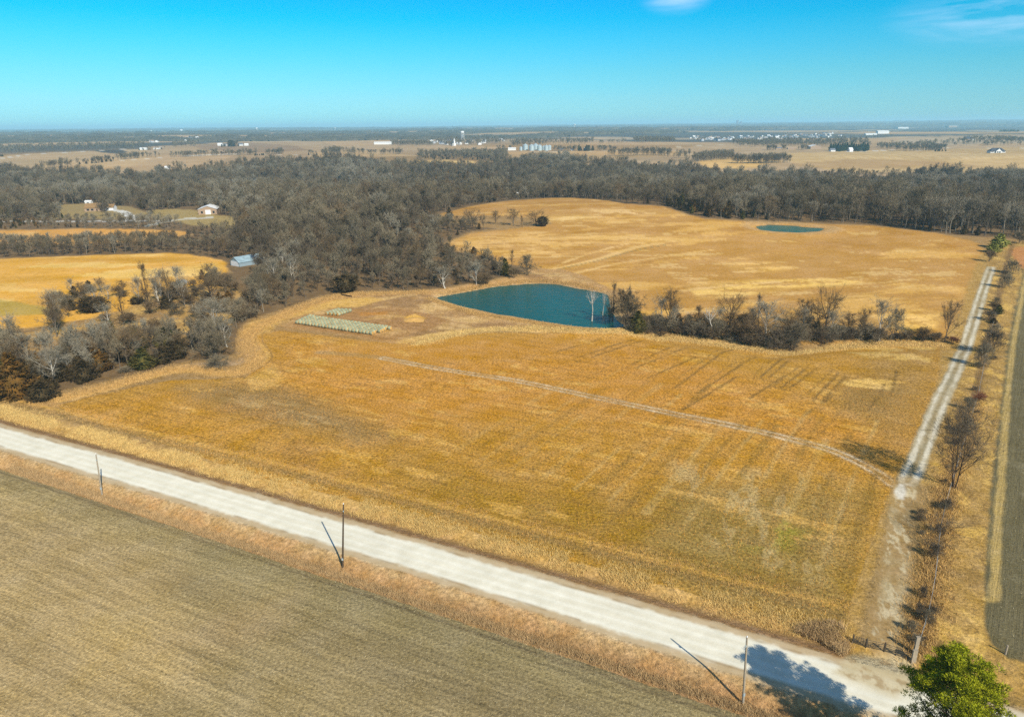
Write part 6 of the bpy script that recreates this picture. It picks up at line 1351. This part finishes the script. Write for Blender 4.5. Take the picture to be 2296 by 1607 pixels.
Mg1 = simple('golden_grass', A_(240, 204, 128), .8, .1, 0, .25, .8); Mg2 = simple('brown_grass', A_(206, 172, 122), .8, .1, 0, .25, .8); Mg3 = simple('straw', A_(214, 172, 104), .8, .1, 0, .3, .7); Mg4 = simple('pale_residue', A_(220, 204, 160), .8, .1, 0, .3, .7); Mg5 = simple('tan_weeds', A_(214, 172, 106), .8, .1, 0, .3, .8); Mg6 = simple('orange_stubble', A_(226, 166, 78), .8, .1, 0, .3, .7)
def along(n, lo, hi, x0, x1, seed, c=None):
    r_ = np.random.default_rng(seed); t_ = r_.uniform(x0, x1, n); o_ = r_.uniform(lo, hi, n) if c is None else r_.normal(c, (hi-lo)/4, n)
    x = t_; y = RK*t_+RB; p = np.stack([x, y], 1)+rn[None, :]*o_[:, None]; k = fbm(p[:, 0], p[:, 1], 4, 3, seed) > -.25; return p[k]
nt_tot = 0
P = along(12000, RHALF+3.6, RHALF+8.6, -150, 44, 3, RHALF+6.2); nt_tot += blades('tall_grass', P, .2, .62, .055, 9, Mg1, .7, 11, .4)
P = along(5000, RHALF+10, RHALF+15, -150, 44, 4); nt_tot += blades('short_grass', P, .15, .45, .07, 4, Mg5, .6, 12)
r_ = np.random.default_rng(9); t_ = r_.uniform(-110, 60, 15000); P = np.stack([t_, ke*t_+be+r_.normal(1.5, .6, 15000)*math.hypot(ke, 1)], 1); nt_tot += blades('ditch_grass', P, .2, .6, .055, 7, Mg2, .7, 13, .35)
t_ = r_.uniform(-110, 60, 7000); P = np.stack([t_, ke*t_+be+r_.uniform(2, 9, 7000)], 1); P = P[(road_d(P[:, 0], P[:, 1]) < -RHALF-.9)]; nt_tot += blades('verge_grass', P, .1, .3, .06, 4, Mg2, .7, 14)
def in_poly(Pp, n, seed, th_=-2.0, scale=6):
    r_ = np.random.default_rng(seed); Pp = np.asarray(Pp); x0, y0 = Pp.min(0); x1, y1 = Pp.max(0); x = r_.uniform(x0, x1, n); y = r_.uniform(y0, y1, n); m = inside(x, y, Pp) & (fbm(x, y, scale, 3, seed) > th_); return np.stack([x[m], y[m]], 1)
P = in_poly(F1, 170000, 21); P = P[np.hypot(P[:, 0], P[:, 1]) < 205]; nt_tot += blades('crop_stubble', P, .12, .30, .11, 1, Mg6, .9, 15, .2); print('stubble', len(P))
tl = at([(-20, 1085), (440, 1195), (770, 1312), (1204, 1445), (1560, 1600), (1600, 1640), (-20, 1640)])
P = in_poly(tl, 60000, 22); nt_tot += blades('crop_residue', P, .05, .12, .07, 1, Mg4, 2.0, 16, .2)
P = in_poly(RF, 60000, 23); P = P[np.hypot(P[:, 0], P[:, 1]) < 230]; nt_tot += blades('crop_residue', P, .05, .13, .08, 1, Mg4, 2.0, 17, .2)
P = in_poly(RS, 60000, 24, -.1, 3); P = P[(sdist(P[:, 0], P[:, 1], RF) < -.3) & (seg_dist(P[:, 0], P[:, 1], lane)[0] > 2.4) & (np.abs(road_d(P[:, 0], P[:, 1])) > RHALF+1) & (sdist(P[:, 0], P[:, 1], apr) < 0)]; nt_tot += blades('rough_grass', P, .15, .5, .07, 3, Mg3, .6, 18)
pb = in_poly(at([(1820, 1400), (1880, 1395), (1905, 1440), (1890, 1470), (1840, 1440), (1780, 1415)]), 2600, 25, -.2, 2); nt_tot += blades('matted_weeds', pb, .4, 1.0, .09, 6, Mg2, .8, 19)
# grass fringes of the pond, the dam and the draw
def fringe(poly_, n, wd_, seed, mt, h0=.3, h1=.8):
    global nt_tot
    r_ = np.random.default_rng(seed); P = dense(poly_, 4); L = np.concatenate([[0], np.cumsum(np.linalg.norm(np.diff(P, axis=0), axis=1))]); t_ = r_.uniform(0, L[-1], n)
    Q = np.stack([np.interp(t_, L, P[:, 0]), np.interp(t_, L, P[:, 1])], 1)+r_.normal(0, wd_, (n, 2)); Q = Q[sdist(Q[:, 0], Q[:, 1], pond) < -.4]; nt_tot += blades('tall_grass', Q, h0*.7, h1*.75, .09, 6, mt, .7, seed, .5)
fringe(at([(930, 772), (1000, 754), (1090, 740), (1200, 736), (1300, 740), (1420, 747), (1520, 760), (1620, 774), (1720, 788), (1800, 792), (1880, 778), (2000, 770), (2110, 772)]), 9000, 1.6, 31, Mg1)
fringe(at([(960, 668), (1050, 698), (1150, 716), (1250, 731), (1340, 740)]), 4000, 1.0, 32, Mg5)
fringe(at([(1000, 660), (1110, 640), (1200, 630), (1260, 634), (1330, 648), (1370, 668)]), 3500, 1.2, 33, Mg5)
fringe(at([(100, 900), (250, 866), (330, 842), (420, 826), (520, 836), (570, 815), (560, 745), (640, 705), (740, 668), (830, 658), (960, 655)]), 9000, 2.0, 34, Mg5)
fringe(hedge[:24], 4000, 1.4, 35, Mg3, .3, .9)
print('blades', nt_tot)
